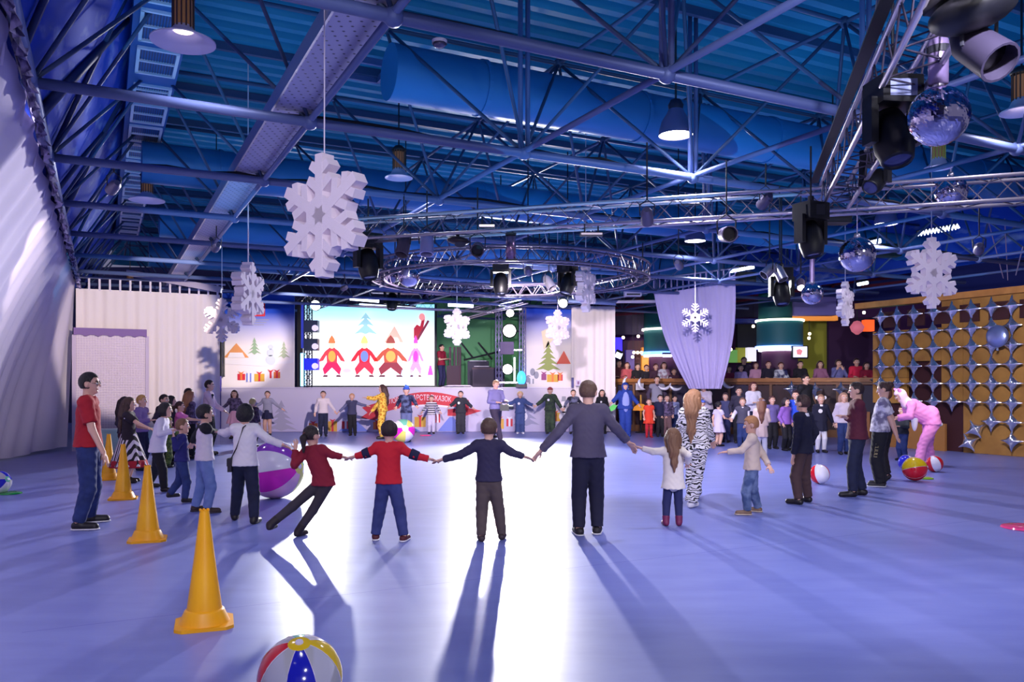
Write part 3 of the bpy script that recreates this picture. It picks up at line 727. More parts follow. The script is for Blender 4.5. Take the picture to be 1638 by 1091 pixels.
# stepped maroon bands, lilac bulkhead, amber soffit
MAR = mat((112, 26, 58), .7, name='maroon_band')
NAVY = mat((26, 44, 128), .75, name='navy_fascia')
struct(MB().box(((PX(1150, 33) + PX(1660, 33)) / 2, 33, PZ(420, 33)), (PX(1660, 33) - PX(1150, 33), .2, PZ(360, 33) - PZ(482, 33))).obj('wall_fascia', NAVY))
t = thing('stepped_frieze', 'three maroon stepped bands across the blue fascia above the gallery', 'frieze', (PX(1250, 32.8), 32.8, PZ(470, 32.8)))
for k in range(3):
    o = k * 9
    flat('band', [(1252, 478 - 14 - o), (1330, 463 - o - 2), (1330, 452 - o * .9), (1382, 446 - o), (1382, 456 - o), (1450, 448 - o), (1450, 452 - o), (1378, 461 - o), (1378, 451 - o), (1334, 457 - o * .9), (1334, 467 - o - 2), (1252, 468.5 - o)], MAR, t, 32.85, .08)
t = thing('stepped_frieze', 'maroon banded panel between the stage curtain and the swag curtain', 'frieze', (PX(980, 33), 33, PZ(530, 33)))
for k in range(3): flat('band', [(980, 502 - k * 10), (1042, 497 - k * 10), (1042, 501 - k * 10), (980, 506 - k * 10)], MAR, t, 32.9, .08)
MB().box((PX(1005, 33), 33.1, PZ(500, 33)), (PX(1045, 33) - PX(978, 33), .1, PZ(470, 33) - PZ(540, 33))).obj('panel', mat((60, 50, 78), .8), t)
t = thing('stepped_frieze', 'maroon banded panel just right of the swag curtain', 'frieze', (PX(1170, 33), 32.7, PZ(500, 33)))
for k in range(4): flat('band', [(1168, 488 - k * 6), (1214, 482 - k * 6), (1214, 485 - k * 6), (1168, 491 - k * 6)], MAR, t, 32.7, .08)
MB().box((PX(1192, 33), 32.8, PZ(480, 33)), (PX(1216, 33) - PX(1168, 33), .06, PZ(455, 33) - PZ(512, 33))).obj('panel', mat((66, 60, 96), .8), t)
panel('bulkhead', 'pale lilac boxed bulkhead hanging under the maroon bands', 'bulkhead', 1254, 1334, 476, 505, 31.5, mat((122, 112, 186), .7), .5)
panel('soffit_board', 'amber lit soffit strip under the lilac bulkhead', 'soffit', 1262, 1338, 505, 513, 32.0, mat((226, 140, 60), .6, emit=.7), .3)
panel('booth_wall', 'dark purple booth wall behind the gallery near the star balloons', 'wall', 1324, 1404, 508, 606, 33.0, mat((52, 22, 66), .8), .2)
panel('wall_light', 'orange glowing lampshade panel near the star balloons', 'lamp', 1381, 1396, 512, 530, 31.5, mat((240, 90, 40), .5, emit=1.2), .3)
t = thing('pink_lampshade', 'pink cone lampshade glowing behind the small snowflake', 'lamp', at(1371, 525, 30.5))
MB().lathe([(.02, .28), (.12, .25), (.26, .05), (.2, -.12), (.05, -.24)], at(1371, 525, 30.5), n=18).obj('shade', mat((214, 110, 130), .6, emit=.55), t, True)
MB().tube(at(1371, 514, 30.5), at(1371, 490, 30.5), .02).obj('cord', DARK, t)
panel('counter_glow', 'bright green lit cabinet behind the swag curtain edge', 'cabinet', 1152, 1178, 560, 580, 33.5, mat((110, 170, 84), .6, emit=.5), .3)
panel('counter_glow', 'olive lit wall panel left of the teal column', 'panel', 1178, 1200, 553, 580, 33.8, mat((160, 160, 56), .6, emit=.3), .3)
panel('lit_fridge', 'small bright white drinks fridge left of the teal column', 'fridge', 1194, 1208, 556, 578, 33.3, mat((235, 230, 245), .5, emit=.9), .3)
panel('black_board', 'black menu board with lights under the blue canopy', 'board', 1178, 1214, 516, 556, 33.2, mat((16, 12, 26), .6), .3)
panel('blue_canopy', 'dark blue canopy edge left of the teal column', 'canopy', 1166, 1214, 511, 517, 32.3, mat((26, 38, 140), .5), .8)
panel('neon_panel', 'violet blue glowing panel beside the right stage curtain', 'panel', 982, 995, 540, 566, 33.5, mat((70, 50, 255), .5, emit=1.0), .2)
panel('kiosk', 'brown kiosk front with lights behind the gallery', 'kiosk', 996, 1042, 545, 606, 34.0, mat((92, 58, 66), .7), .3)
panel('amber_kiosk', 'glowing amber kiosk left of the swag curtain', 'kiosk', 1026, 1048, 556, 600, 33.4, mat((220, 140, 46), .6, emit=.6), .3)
panel('lilac_column', 'pale lilac pillar between the kiosks', 'pillar', 1000, 1014, 560, 600, 33.6, mat((130, 110, 170), .7), .3)
BULB = mat((255, 225, 190), .3, emit=9.0, name='lit_bulb')
for i, (px, py, d) in enumerate(((997, 540, 32), (1021, 538, 32), (1014, 564, 32), (1020, 564, 32), (1026, 564, 32), (1012, 571, 32), (1168, 525, 32), (1205, 522, 32), (1165, 553, 32), (1169, 559, 32), (1295, 534, 32), (1294, 541, 32), (1382, 500, 31))):
    t = tag(MB().ball((0, 0, 0), .06, 10, 6).obj('light_bulb', BULB, smooth=True), 'small warm ceiling bulb glowing in the gallery, %s' % ('above the brown kiosk', 'right of the kiosk top', 'first of three in a kiosk row', 'middle of three in a kiosk row', 'last of three in a kiosk row', 'lowest at the kiosk', 'at the swag curtain edge', 'beside the teal drum', 'beside the green cabinet', 'just above the green cabinet', 'on the lime wall', 'lower on the lime wall', 'over the orange lamp')[i], 'bulb', 'gallery bulbs')
    t.location = at(px, py, d)
    MB().tube((0, 0, .05), (0, 0, 6.2 - t.location.z), .008, n=4).obj('cord', DARK, t)
def strip(px0, py0, px1, py1, d, r, label, e=6.0, col=(215, 225, 255), zig=False, d1=None):
    p, q = at(px0, py0, d), at(px1, py1, d1 or d)
    t = thing('strip_light', label, 'light', tuple(p))
    m = MB()
    if zig:
        pts = []
        for i in range(25):
            pts.append(p.lerp(q, i / 24) + Vector((0, 0, (.05 if i % 2 else -.05))))
        m.path(pts, r, 5)
    else: m.tube(p, q, r)
    m.obj('light_tube', mat(col, .4, emit=e), t)
    MB().tube(p + Vector((0, .05, .06)), q + Vector((0, .05, .06)), r * 1.2).obj('fitting', DARK, t)
strip(1168, 434, 1206, 427, 24, .05, 'white strip light at the upper right corner of the swag curtain')
strip(1468, 374, 1534, 362, 21, .03, 'zigzag white strip light high on the right behind the big snowflake', zig=True)
strip(1392, 389, 1408, 385, 20, .06, 'short white strip light on the black box behind the mirror ball')
strip(560, 477, 606, 481, 28, .07, 'white strip light over the left half of the screen')
strip(717, 487, 757, 489, 28, .07, 'white strip light over the right edge of the screen')
strip(575, 487, 665, 493, 28.6, .035, 'thin dim white strip along the top of the screen', 3)
strip(1372, 455, 1388, 452, 28, .06, 'small white strip light right of the small snowflake')
strip(985, 566, 994, 570, 32, .12, 'white oval light at the left end of the gallery', 5)
strip(1060, 569, 1074, 569, 31, .05, 'short white strip under the second teal column', 5)

# ------------------------------------------------------------------ star balloon wall on the right
P0 = Vector((12.03, 19.1, 0))
def wl_(t_, off=0.0, z=0.0): return P0 + U * t_ + V * off + Vector((0, 0, z))     # t_ runs away from the camera; +off is behind the wall
RW = Matrix.Rotation(math.atan2(U.y, U.x), 3, 'Z')
OCH = mat((168, 122, 60), .7, pat='soft', col2=(138, 96, 46), scale=2.2, name='ochre_board')
t = thing('board_wall', 'ochre wooden partition behind the silver star balloons', 'partition', tuple(wl_(2)))
for (ta, tb, za, zb, mm) in ((-3, 1.55, .0, 3.95, OCH), (1.55, 2.15, 1.25, 3.95, OCH), (2.15, 3.15, 2.33, 3.2, OCH), (3.15, 4.25, 1.9, 3.2, OCH), (3.15, 4.25, 1.2, 1.9, mat((176, 126, 60), .7))):
    MB().box(wl_((ta + tb) / 2, .1, (za + zb) / 2), (tb - ta - .01, .08, zb - za - .01), RW).obj('board', mm, t)
MB().box(wl_(2.9, .22, 1.5), (2.8, .06, 3.0), RW).obj('dark_recess', mat((56, 16, 26), .7), t)
MB().box(wl_(3.1, .03, .35), (2.2, .08, .7), RW).obj('lower_board', mat((160, 108, 56), .7), t)
for k in range(9): MB().box(wl_(-2.4 + k * .75, .02, 3.5), (.5, .05, .44), RW).obj('dark_window', mat((60, 26, 30), .5), t)
MB().box(wl_(1.2, .02, 3.95), (7.0, .3, .16), RW).obj('top_beam', mat((188, 130, 66), .6, pat='soft', col2=(160, 104, 50), scale=3), t)
ox = mat((70, 40, 60), .6)
tag(MB().tube(at(1636, 395, 17), at(1625, 440, 19)+Vector((0,0,0)), .012).obj('hanging_cable', mat((170, 160, 190), .6), base=at(1636, 395, 17)), 'thin pale cable hanging over the star balloon wall', 'cable')
FOIL = mat((232, 230, 242), .17, .95, bump=.25, bscale=9, name='silver_foil')
sv = []; n = 32                                             # puffed four-point star
def rstar(th):
    c, s_ = abs(math.cos(th)), abs(math.sin(th))
    return .258 / (c ** .62 + s_ ** .62) ** (1 / .62) + .012
ms = MB(); rings = [(1.0, 0), (.86, .028), (.6, .062), (.3, .082), (.08, .088)]
for sgn in (1, -1):
    vs = []
    for q, h in rings:
        vs += [(math.cos(2 * PI * i / n) * rstar(2 * PI * i / n) * q, sgn * h * (1 + .0), math.sin(2 * PI * i / n) * rstar(2 * PI * i / n) * q) for i in range(n)]
    vs.append((0, sgn * .09, 0))
    fs = [(j * n + i, j * n + (i + 1) % n, (j + 1) * n + (i + 1) % n, (j + 1) * n + i) for j in range(len(rings) - 1) for i in range(n)]
    fs += [((len(rings) - 1) * n + i, (len(rings) - 1) * n + (i + 1) % n, len(rings) * n) for i in range(n)]
    ms.add(vs, [f[::sgn] for f in fs])
star0 = ms.obj('star_balloon', FOIL, None, True)
star_me = star0.data; bpy.data.objects.remove(star0)
rowz = [3.58, 3.11, 2.66, 2.20, 1.74, 1.28, .82, .38]
ct = [-1.4 - .0, -.88, -.345, .19, .68, 1.19, 1.705, 2.23, 2.79, 3.30, 3.81]
ORD = ('top', 'second', 'third', 'fourth', 'fifth', 'sixth', 'seventh', 'lowest')
CORD = {3: 'first', 4: 'second', 5: 'third', 6: 'fourth', 7: 'fifth', 8: 'sixth', 9: 'seventh', 10: 'eighth'}
def star(p, rot, label, grp='silver star balloons linked in a wall', sc_=1.0):
    o = bpy.data.objects.new('star_balloon', star_me); COL.objects.link(o)
    o.location = p; o.rotation_euler = rot; o.scale = (sc_, sc_, sc_); tag(o, label, 'balloon', grp); return o
random.seed(11)
for r, z in enumerate(rowz):
    for c, t_ in enumerate(ct):
        if c < 2: continue
        if r == 5 and c > 8: continue
        if r == 6 and c > 4: continue
        if r == 7 and c > 3: continue
        if c < 3: lb_ = None
        label = 'silver star balloon, %s row of the balloon wall, %s' % (ORD[r], ('%s column from the right' % CORD[c]) if c >= 3 else 'column cut by the frame edge')
        star(wl_(t_, -.16, z), (random.uniform(-.08, .08), 0, math.atan2(U.y, U.x) + random.uniform(-.08, .08)), label)
for k, (z, t_) in enumerate(((.62, 1.05), (.28, 1.22))):
    star(wl_(t_, -.2, z), (.3, .5, math.atan2(U.y, U.x) + .6), ('tilted silver star balloon at the loose lower corner of the balloon wall', 'lowest crumpled silver star balloon near the floor by the ochre board')[k])
for k, (px, py, d) in enumerate(((1266, 622, 25.8), (1304, 624, 25.4), (1345, 623, 25.0), (1402, 608, 24.2))):
    star(at(px, py, d), (0, 0, .1 * k), ('single star balloon hanging on the bar rail left of the navy-dressed girl', 'single star balloon hanging on the bar rail right above the navy-dressed girl', 'star balloon on the bar rail beside the maroon sweater teenager', 'star balloon at the right end of the bar rail')[k], 'star balloons hanging from the bar rail')
# crescent balloons along the left part of the rail
cm = MB(); pts = [Vector((.24 * math.cos(t_), 0, .24 * math.sin(t_))) for t_ in [PI * 1.05 + i * PI * .75 / 12 for i in range(13)]]
cm.path(pts, [.008 + .05 * math.sin(PI * i / 12) for i in range(13)], 10)
cres = cm.obj('crescent_balloon', mat((235, 230, 245), .3, .2), None, True); cm_me = cres.data; bpy.data.objects.remove(cres)
for k, (px, py, d, rr) in enumerate(((1168, 608, 26.8, .4), (1082, 612, 28.0, 0), (1062, 611, 28.2, -.5), (1009, 612, 29.0, 1.2), (1033, 612, 28.6, 1.0), (1075, 640, 28.0, .2))):
    o = bpy.data.objects.new('crescent_balloon', cm_me); COL.objects.link(o); o.location = at(px, py, d); o.rotation_euler = (0, rr, 0)
    tag(o, ('white crescent balloon right of the swag curtain point', 'white crescent balloon left of the swag curtain point', 'tilted white crescent balloon second left of the swag curtain', 'upright white crescent balloon behind the blue shark costume', 'upright white crescent balloon above the orange-red dress', 'low white crescent balloon among the children')[k], 'balloon', 'white crescent balloons on the bar')
# round foil balloon on the wall
t = thing('round_balloon', 'round pale blue foil balloon fixed among the star balloons', 'balloon', wl_(.42, -.34, 2.86))
o = MB().ball(wl_(.42, -.34, 2.86), (.27, .11, .27), 24, 14, R=RW).obj('foil_disc', mat((150, 162, 215), .3, .8, bump=.3, bscale=14), t, True)
MB().tube(wl_(.42, -.34, 2.60), wl_(.42, -.34, 2.52), .02, .03).obj('filling_neck', FOIL, t)
panel('white_bag', 'small white paper bag hanging on the bar rail beside the shark costume', 'bag', 1017, 1029, 613, 624, 29.3, mat((232, 226, 236), .7), .12, part='bag_body')
t = thing('table_lamp', 'amber mushroom table lamp in front of the bar by the shark costume', 'lamp', at(1025, 660, 29.0))
MB().lathe([(.03, 0), (.04, .5), (.03, .9)], at(1025, 672, 29.0), n=12).obj('stem', mat((200, 150, 60), .5), t, True)
MB().lathe([(.28, -.1), (.24, .02), (.1, .12), (0, .14)], at(1025, 652, 29.0), n=18).obj('shade', mat((240, 150, 50), .6, emit=.6), t, True)
MB().lathe([(.2, 0), (.2, .03), (0, .05)], Vector((at(1025, 0, 29).x, 29, 0)), n=14).obj('base', DARK, t)
MB().tube(Vector((at(1025, 0, 29).x, 29, .03)), at(1025, 672, 29), .03).obj('post', DARK, t)
# ------------------------------------------------------------------ lighting trusses
TR = mat((205, 196, 210), .36, .8, name='truss_aluminium')
TRD = mat((92, 84, 104), .45, .7, name='truss_lacing')
def truss(label, p0, p1, w_=.29, r=.024):
    t = thing('lighting_truss', label, 'truss', tuple(p0))
    lattice(TR, p0, p1, w_, r, .26, t, ('truss_chord', 'lacing'), r2=.0075, nseg=8, m2=TRD)
    return t
def T1(x): return Vector((x, 11.4 - .312 * x, 4.0))
truss('long aluminium lighting truss crossing the hall in the middle', T1(-2.35), T1(8.2))
def T2(y): return Vector((4.02 + (y - 10.2) * .273 - 0, y, 4.02))
truss('aluminium lighting truss running overhead on the right towards the camera', T2(2.4), T2(10.0), .31)
MB().box(T2(6.2) + Vector((-.26, 0, .14)), (.09, 7.6, .02), Matrix.Rotation(-math.atan(.273), 3, 'Z')).obj('cable_cover', BLACK, bpy.data.objects['lighting_truss.001'])
t = thing('circular_truss', 'round lighting truss hanging above the dance floor', 'truss', (0, 17, 4.0))
cc = Vector((-.03, 17.0, 4.0)); RR = 2.75
for rr, zz in ((RR - .13, -.13), (RR + .13, -.13), (RR - .13, .13), (RR + .13, .13)):
    MB().path([cc + Vector((rr * math.cos(2 * PI * i / 56), rr * math.sin(2 * PI * i / 56), zz)) for i in range(56)], .022, 6, closed=True).obj('truss_ring', mat((128, 118, 142), .45, .7), t, True)
m = MB()
for i in range(96):
    a, b = 2 * PI * i / 96, 2 * PI * (i + 1) / 96
    s = 1 if i % 2 else -1
    for (r0, z0), (r1, z1) in ((((-.13), -.13 * s), ((-.13), .13 * s)), ((.13, -.13 * s), (.13, .13 * s)), ((-.13 * s, -.13), (.13 * s, -.13))):
        m.tube(cc + Vector(((RR + r0) * math.cos(a), (RR + r0) * math.sin(a), z0)), cc + Vector(((RR + r1) * math.cos(b), (RR + r1) * math.sin(b), z1)), .009, n=4, cap=False)
stuff(m.obj('lacing', TRD, t))
for a in (0.5, 1.6, 2.7, 3.8, 4.9, 6.0):
    MB().tube(cc + Vector((RR * math.cos(a), RR * math.sin(a), .1)), cc + Vector((RR * math.cos(a), RR * math.sin(a), .55)), .012).obj('hanger', DARK, t)
truss('dark truss over the front of the stage screen', at(470, 478, 28.8), at(790, 492, 28.6), .32, .03)
truss('angled truss from the stage screen to the right tower', at(735, 506, 29.2), at(840, 478, 27.5), .28, .026)
truss('long truss in front of the stage roof, above the right tower', at(595, 462, 27.8), at(905, 470, 27.8), .26, .024)
tag(MB().tube(at(590, 462, 26), at(985, 486, 26), .06, n=8).obj('roof_pipe', TUBE, base=at(590, 462, 26)), 'pale grey pipe crossing above the stage opening', 'pipe')
tag(MB().box(at(279, 450, 22), (2.6, .12, .16), Matrix.Rotation(.18, 3, 'Y')).obj('sloping_beam', mat((170, 160, 195), .5), base=at(279, 450, 22)), 'pale sloping beam above the back curtain rail', 'beam')
# ------------------------------------------------------------------ fixtures
def Rdir(d): return Vector(d).to_track_quat('Z', 'Y').to_matrix()
def moving_head(p, s, d, label, face=None, top=None):
    """base box, two yoke arms and a barrel head with its lens looking along d"""
    p = Vector(p); d = Vector(d).normalized()
    t = thing('moving_head', label, 'stage light', tuple(p), 'moving head lights')
    side = d.cross(Vector((0, 0, 1))).normalized(); R0 = Matrix((side, Vector((0, 0, 1)).cross(side), Vector((0, 0, 1)))).transposed()
    MB().box(p + Vector((0, 0, .36 * s)), (.34 * s, .30 * s, .22 * s), R0).obj('base', BLACK, t)
    MB().box(p + Vector((0, 0, .36 * s)) + Vector((0, -.155 * s, 0)), (.24 * s, .012, .13 * s)).obj('display', face or DARK, t)
    MB().tube(p + Vector((0, 0, .44 * s)), p + Vector((0, 0, .56 * s)), .04 * s).obj('clamp', DARK, t)
    for q in (-1, 1):
        MB().box(p + side * q * .19 * s + Vector((0, 0, .13 * s)), (.06 * s, .14 * s, .36 * s), R0).obj('yoke_arm', BLACK, t)
    MB().lathe([(0, -.24 * s), (.10 * s, -.23 * s), (.15 * s, -.1 * s), (.155 * s, .08 * s), (.125 * s, .2 * s), (.11 * s, .22 * s), (.1 * s, .19 * s)], p, d, 18).obj('head', BLACK, t, True)
    MB().tube(p + Vector((0, 0, .5 * s)), Vector((p.x, p.y, 4.52 if p.y < 13 else 6.35)), .012).obj('hanging_rod', DARK, t)
    MB().lathe([(0, .2 * s), (.11 * s, .195 * s)], p, d, 16).obj('lens', mat((60, 64, 110), .08, .3), t)
    return t
def par(p, s, d, label, m=ALU, lit=False, long=1.0):
    p = Vector(p); d = Vector(d).normalized()
    t = thing('par_can', label, 'stage light', tuple(p), 'par cans on the trusses')
    L_ = .2 * s * long
    MB().lathe([(0, -L_), (.06 * s, -L_), (.11 * s, -L_ * .5), (.12 * s, L_), (.105 * s, L_), (.1 * s, 0)], p, d, 16).obj('can', m, t); ss(MB.last)
    MB().lathe([(0, L_ * .5), (.1 * s, L_ * .5)], p, d, 14).obj('lens', LIT if lit else mat((20, 14, 20), .2), t)
    MB().tube(p + Vector((0, 0, .29 * s)), Vector((p.x, p.y, 4.52 if p.y < 13 else 6.35)), .01).obj('hanging_rod', DARK, t)
    side = d.cross(Vector((0, 0, 1)))
    side = side.normalized() if side.length > .1 else Vector((1, 0, 0))
    MB().path([p + side * .13 * s, p + side * .14 * s + Vector((0, 0, .2 * s)), p + Vector((0, 0, .3 * s)), p - side * .14 * s + Vector((0, 0, .2 * s)), p - side * .13 * s], .012 * s, 5).obj('yoke', DARK, t)
    return t
moving_head(at(1428, 222, 6.0), .92, (.04, -.35, -1), 'black moving head with a grey display hanging from the overhead truss', mat((150, 158, 200), .3))
moving_head(at(1297, 384, 9.6), .92, (.1, -.2, -1), 'tall black moving head under the crossing of the two trusses')
moving_head(at(1250, 470, 12), .80, (0, -.3, -1), 'black moving head below the silver par cans right of the swag curtain')
moving_head(at(589, 424, 12.3), 1.0, (.15, -.2, -1), 'black moving head just right of the biggest snowflake')
moving_head(at(801, 455, 18), 1.05, (0, -.2, -1), 'dark moving head hanging inside the circular truss')
moving_head(at(908, 455, 16.2), .95, (-.3, -.3, -1), 'black moving head left of the edge-on snowflake under the circular truss')
moving_head(at(627, 483, 27.5), 1.25, (0, -.3, -1), 'black moving head on the stage truss above the screen')
moving_head(at(1400, 290, 8.6), .7, (-.6, -.5, -.6), 'black moving head low beside the overhead truss, above the lit bell lamp')
def par_small(px, py, d, s, dr, lab, **k): return par(at(px, py, d), s, dr, lab, **k)
par_small(1566, 78, 4.6, .95, (.25, -.75, -.75), 'big grey par can near the top right corner', m=mat((58, 52, 74), .5, .3), long=1.0)
t = thing('scanner_light', 'large black stage light body at the top right corner', 'stage light', tuple(at(1558, 20, 4.5)))
MB().ball(at(1556, 18, 4.5), (.235, .2, .105), 20, 12, R=Matrix.Rotation(-.25, 3, 'Y')).obj('body', BLACK, t, True)
MB().box(at(1550, -8, 4.5), (.36, .3, .1)).obj('base', BLACK, t)
MB().ball(at(1600, 4, 4.4), (.05, .04, .05), 12, 8).obj('lens', mat((60, 50, 90), .1, .5), t, True)
par_small(646, 392, 12.0, .85, (-.2, -.4, -1), 'dark par can hanging first on the middle truss', m=mat((92, 80, 100), .5, .3))
par_small(683, 390, 11.8, .85, (0, -.3, -1), 'pale silver par can hanging second on the middle truss', m=mat((180, 176, 225), .35, .5))
par_small(764, 398, 11.6, .8, (0, -1, -.35), 'par can on the middle truss facing the camera with a dark lens', m=mat((80, 70, 96), .5, .3))
par_small(1162, 375, 10.2, .85, (0, -1, -.15), 'par can facing the camera beside the lit bell lamp', m=mat((90, 80, 110), .5, .3))
par_small(1247, 436, 11.5, .62, (.3, -.4, -.9), 'silver par can on the crossing pipe, upper of a pair', m=ALU)
par_small(1231, 432, 11.6, .62, (-.8, -.2, -.7), 'silver par can on the crossing pipe tilted to the left', m=ALU)
par_small(1281, 454, 11.6, .5, (-.2, -.7, -.7), 'small par can with a glowing tip by the small mirror ball', m=mat((110, 90, 110), .4, .4), lit=True)
par_small(900, 483, 22, 1.1, (0, -1, -.3), 'lit round par can above the right stage backdrop', m=BLACK, lit=True)
par_small(675, 468, 27, 1.1, (.5, -.5, -.6), 'grey par can on the stage truss above the screen', m=mat((120, 110, 150), .4, .5))
par_small(757, 474, 27, 1.0, (.4, -.5, -.8), 'pale par can on the stage truss left of the right tower', m=ALU)
par_small(878, 452, 18, .9, (.5, -.5, -.9), 'silver par can inside the ring of the circular truss', m=ALU)
for k, (p, q) in enumerate(HUNG):  # cans added as housings for the spots; the silver one is a real fixture
    dr = (Vector(q) - Vector(p)).normalized()
    par(Vector(p) - dr * .17, .62, dr, ('small added can on the middle truss beaming at the floor pool', 'small added can high on the left out of view, beaming at the children', 'silver can under the middle truss beaming at the right half of the floor',
        'small added can overhead near the camera on the right', 'small added can overhead near the camera on the left', 'small added can on the left of the circular truss lighting the stage front', 'small added can on the right of the circular truss lighting the stage front',
        'small added can beside the circular truss lighting the gallery', 'small added can under the middle truss end lighting the star balloon wall', 'small added can under the left roof tube lighting the back curtain',
        'small added can above the screen corner lighting the left backdrop', 'small added can before the right tower lighting the right stage curtain', 'small added can above the dish lamp row lighting the left curtain', 'small added can behind the circular truss lighting the swag curtain')[k], m=mat((110, 104, 130), .4, .5))
t = thing('flood_light', 'flat black oval flood light under the middle truss', 'stage light', tuple(at(733, 385, 11.7)))
MB().ball(at(733, 385, 11.7), (.165, .12, .06), 18, 10, R=Matrix.Rotation(.12, 3, 'Y')).obj('body', mat((40, 24, 34), .5), t, True)
MB().tube(at(733, 380, 11.7), at(731, 368, 11.6), .025).obj('clamp', DARK, t)
MB().lathe([(0, 0), (.08, 0)], at(736, 391, 11.66), (0, -.4, -1), 14).obj('lens', DARK, t)
t = thing('mirror_tube', 'upright silver tube light with a dark top on the middle truss', 'stage light', tuple(at(817, 395, 11.4)))
MB().lathe([(0, .17), (.07, .16), (.07, -.17), (0, -.17)], at(817, 396, 11.4), n=16).obj('tube_body', mat((150, 120, 150), .25, .8), t, True)
MB().lathe([(.075, .17), (.08, .2), (0, .21)], at(817, 396, 11.4), n=16).obj('cap', BLACK, t)
MB().box(at(818, 416, 11.4), (.16, .1, .03)).obj('foot_plate', BLACK, t)
for px, py, d, w_, lab in ((946, 375, 10.9, .30, 'wide strobe bar hanging under the middle truss'), (779, 362, 11.2, .22, 'small warm lit bar clipped under the middle truss'), (1105, 325, 10.9, .24, 'bright bar clipped on the middle truss over the dark bell lamp')):
    t = thing('strobe_bar', lab, 'stage light', tuple(at(px, py, d)))
    MB().box(at(px, py, d), (w_, .1, .045)).obj('housing', DARK, t)
    MB().box(at(px, py, d) + Vector((0, -.052, 0)), (w_ * .94, .01, .025)).obj('tube_window', mat((225, 205, 215), .4, emit=.5 if px > 900 and px < 1000 else 2.5), t)
    for q in (-.3, .3): MB().tube(at(px, py, d) + Vector((q * w_, 0, .02)), at(px, py, d) + Vector((q * w_, 0, .14)), .01).obj('bracket', DARK, t)
for px, py, d, w_, h_, lab in ((1193, 446, 23, .5, .34, 'black flood lamp box at the right shoulder of the swag curtain'), (1418, 401, 20, .62, .3, 'black projector box behind the largest right mirror ball'), (1012, 470, 24.5, .5, .16, 'pale air unit above the gallery left of the swag curtain'), (1332, 352, 13, .5, .12, 'dark flat lamp box under the truss left of the mirror ball')):
    t = thing('projector_box', lab, 'projector', tuple(at(px, py, d)))
    MB().box(at(px, py, d), (w_, .3, h_)).obj('casing', BLACK if px != 1012 else mat((175, 170, 205), .5), t)
    MB().box(at(px, py, d) + Vector((0, -.16, -h_ * .2)), (w_ * .8, .02, h_ * .3)).obj('front_panel', DARK, t)
    MB().tube(at(px, py, d) + Vector((0, 0, h_ / 2)), Vector((at(px, py, d).x, d, 6.35)), .014).obj('hanger', DARK, t)
# ------------------------------------------------------------------ high-bay lamps
SHADE = mat((205, 200, 235), .5, name='white_shade')
def dish(px, py, d, r, label, e, cage=(112, 92, 84)):
    p = at(px, py, d)
    t = thing('dish_lamp', label, 'lamp', tuple(p))
    MB().lathe([(.07, .16), (.1, .11), (r * .6, .05), (r, 0), (r, -.012), (r * .6, .035), (.1, .095)], p, n=36).obj('dish', SHADE, t); ss(MB.last)
    MB().lathe([(0, .10), (.085, .095)], p, n=16).obj('lit_opening', mat((255, 238, 225), .4, emit=e), t)
    spot(tuple(p - Vector((0, 0, .02))), tuple(p - Vector((0, 0, 5))), 70, (.95, .9, 1), 140, .5, r * .6)
    c = MB()
    for i in range(14):
        a = 2 * PI * i / 14
        c.tube(p + Vector((.095 * math.cos(a), .095 * math.sin(a), .12)), p + Vector((.095 * math.cos(a), .095 * math.sin(a), .42)), .008, n=4)
    stuff(c.obj('cage_bars', mat(cage, .4, .6), t))
    MB().lathe([(.08, .14), (.08, .40)], p, n=16).obj('lamp_glass', mat((120, 84, 62), .3, emit=e * .06), t, True)
    MB().lathe([(.11, .42), (.12, .44), (.06, .5), (0, .52)], p, n=18).obj('cap', DARK, t, True)
    MB().tube(p + Vector((0, 0, .5)), Vector((p.x, p.y, 6.6)), .012).obj('pendant_rod', DARK, t)
def bell(px, py, d, r, label, e=14, power=420):
    p = at(px, py, d)
    t = thing('bell_lamp', label, 'lamp', tuple(p))
    MB().lathe([(.0, r * 1.55), (r * .42, r * 1.5), (r * .5, r * 1.3), (r * .82, r * .8), (r * .96, r * .3), (r, 0), (r * .97, 0), (r * .9, r * .3), (r * .7, r * .8)], p, n=32).obj('bell_shade', mat((120, 110, 160), .45, .3), t); ss(MB.last)
    MB().lathe([(0, r * .04), (r * .96, r * .04)], p, n=32).obj('lit_opening', mat((255, 252, 255), .4, emit=e), t)
    MB().lathe([(r * .4, r * 1.5), (r * .45, r * 1.75), (r * .3, r * 2.05), (0, r * 2.1)], p, n=18).obj('ballast', mat((40, 30, 60), .5), t, True)
    MB().tube(p + Vector((0, 0, r * 2)), Vector((p.x, p.y, 6.6)), .014).obj('pendant_rod', DARK, t)
    l = spot(tuple(p - Vector((0, 0, .05))), tuple(p - Vector((0, 0, 5))), power, (.86, .84, 1), 130, .5, r)
dish(293, 66, 7.7, .295, 'nearest white dish lamp at the top left under the vent duct', 5)
dish(235, 320, 14.4, .30, 'second white dish lamp below the vent duct grilles', 5)
dish(638, 284, 12.9, .22, 'white dish lamp with a brass cage above and right of the biggest snowflake', 5)
dish(208, 458, 25.0, .27, 'farthest white dish lamp just above the back curtain', 8)
dish(1501, 268, 12.3, .2, 'small dish lamp with a golden cage behind the overhead truss', 5, (230, 190, 90))
dish(1634, 178, 9.2, .22, 'white lamp cut by the right frame edge', 9)
bell(1081, 217, 10.7, .228, 'largest lit bell lamp hanging under the nearest roof node', power=620)
bell(1112, 386, 17.5, .225, 'lit bell lamp with a black top below the middle truss')
bell(1126, 419, 21.7, .22, 'lit bell lamp just above the swag curtain')
bell(1417, 359, 16.4, .23, 'lit bell lamp on the right between the truss and the mirror ball')
bell(853, 397, 19.4, .08, 'tiny lit lamp above the circular truss', 10, 20)
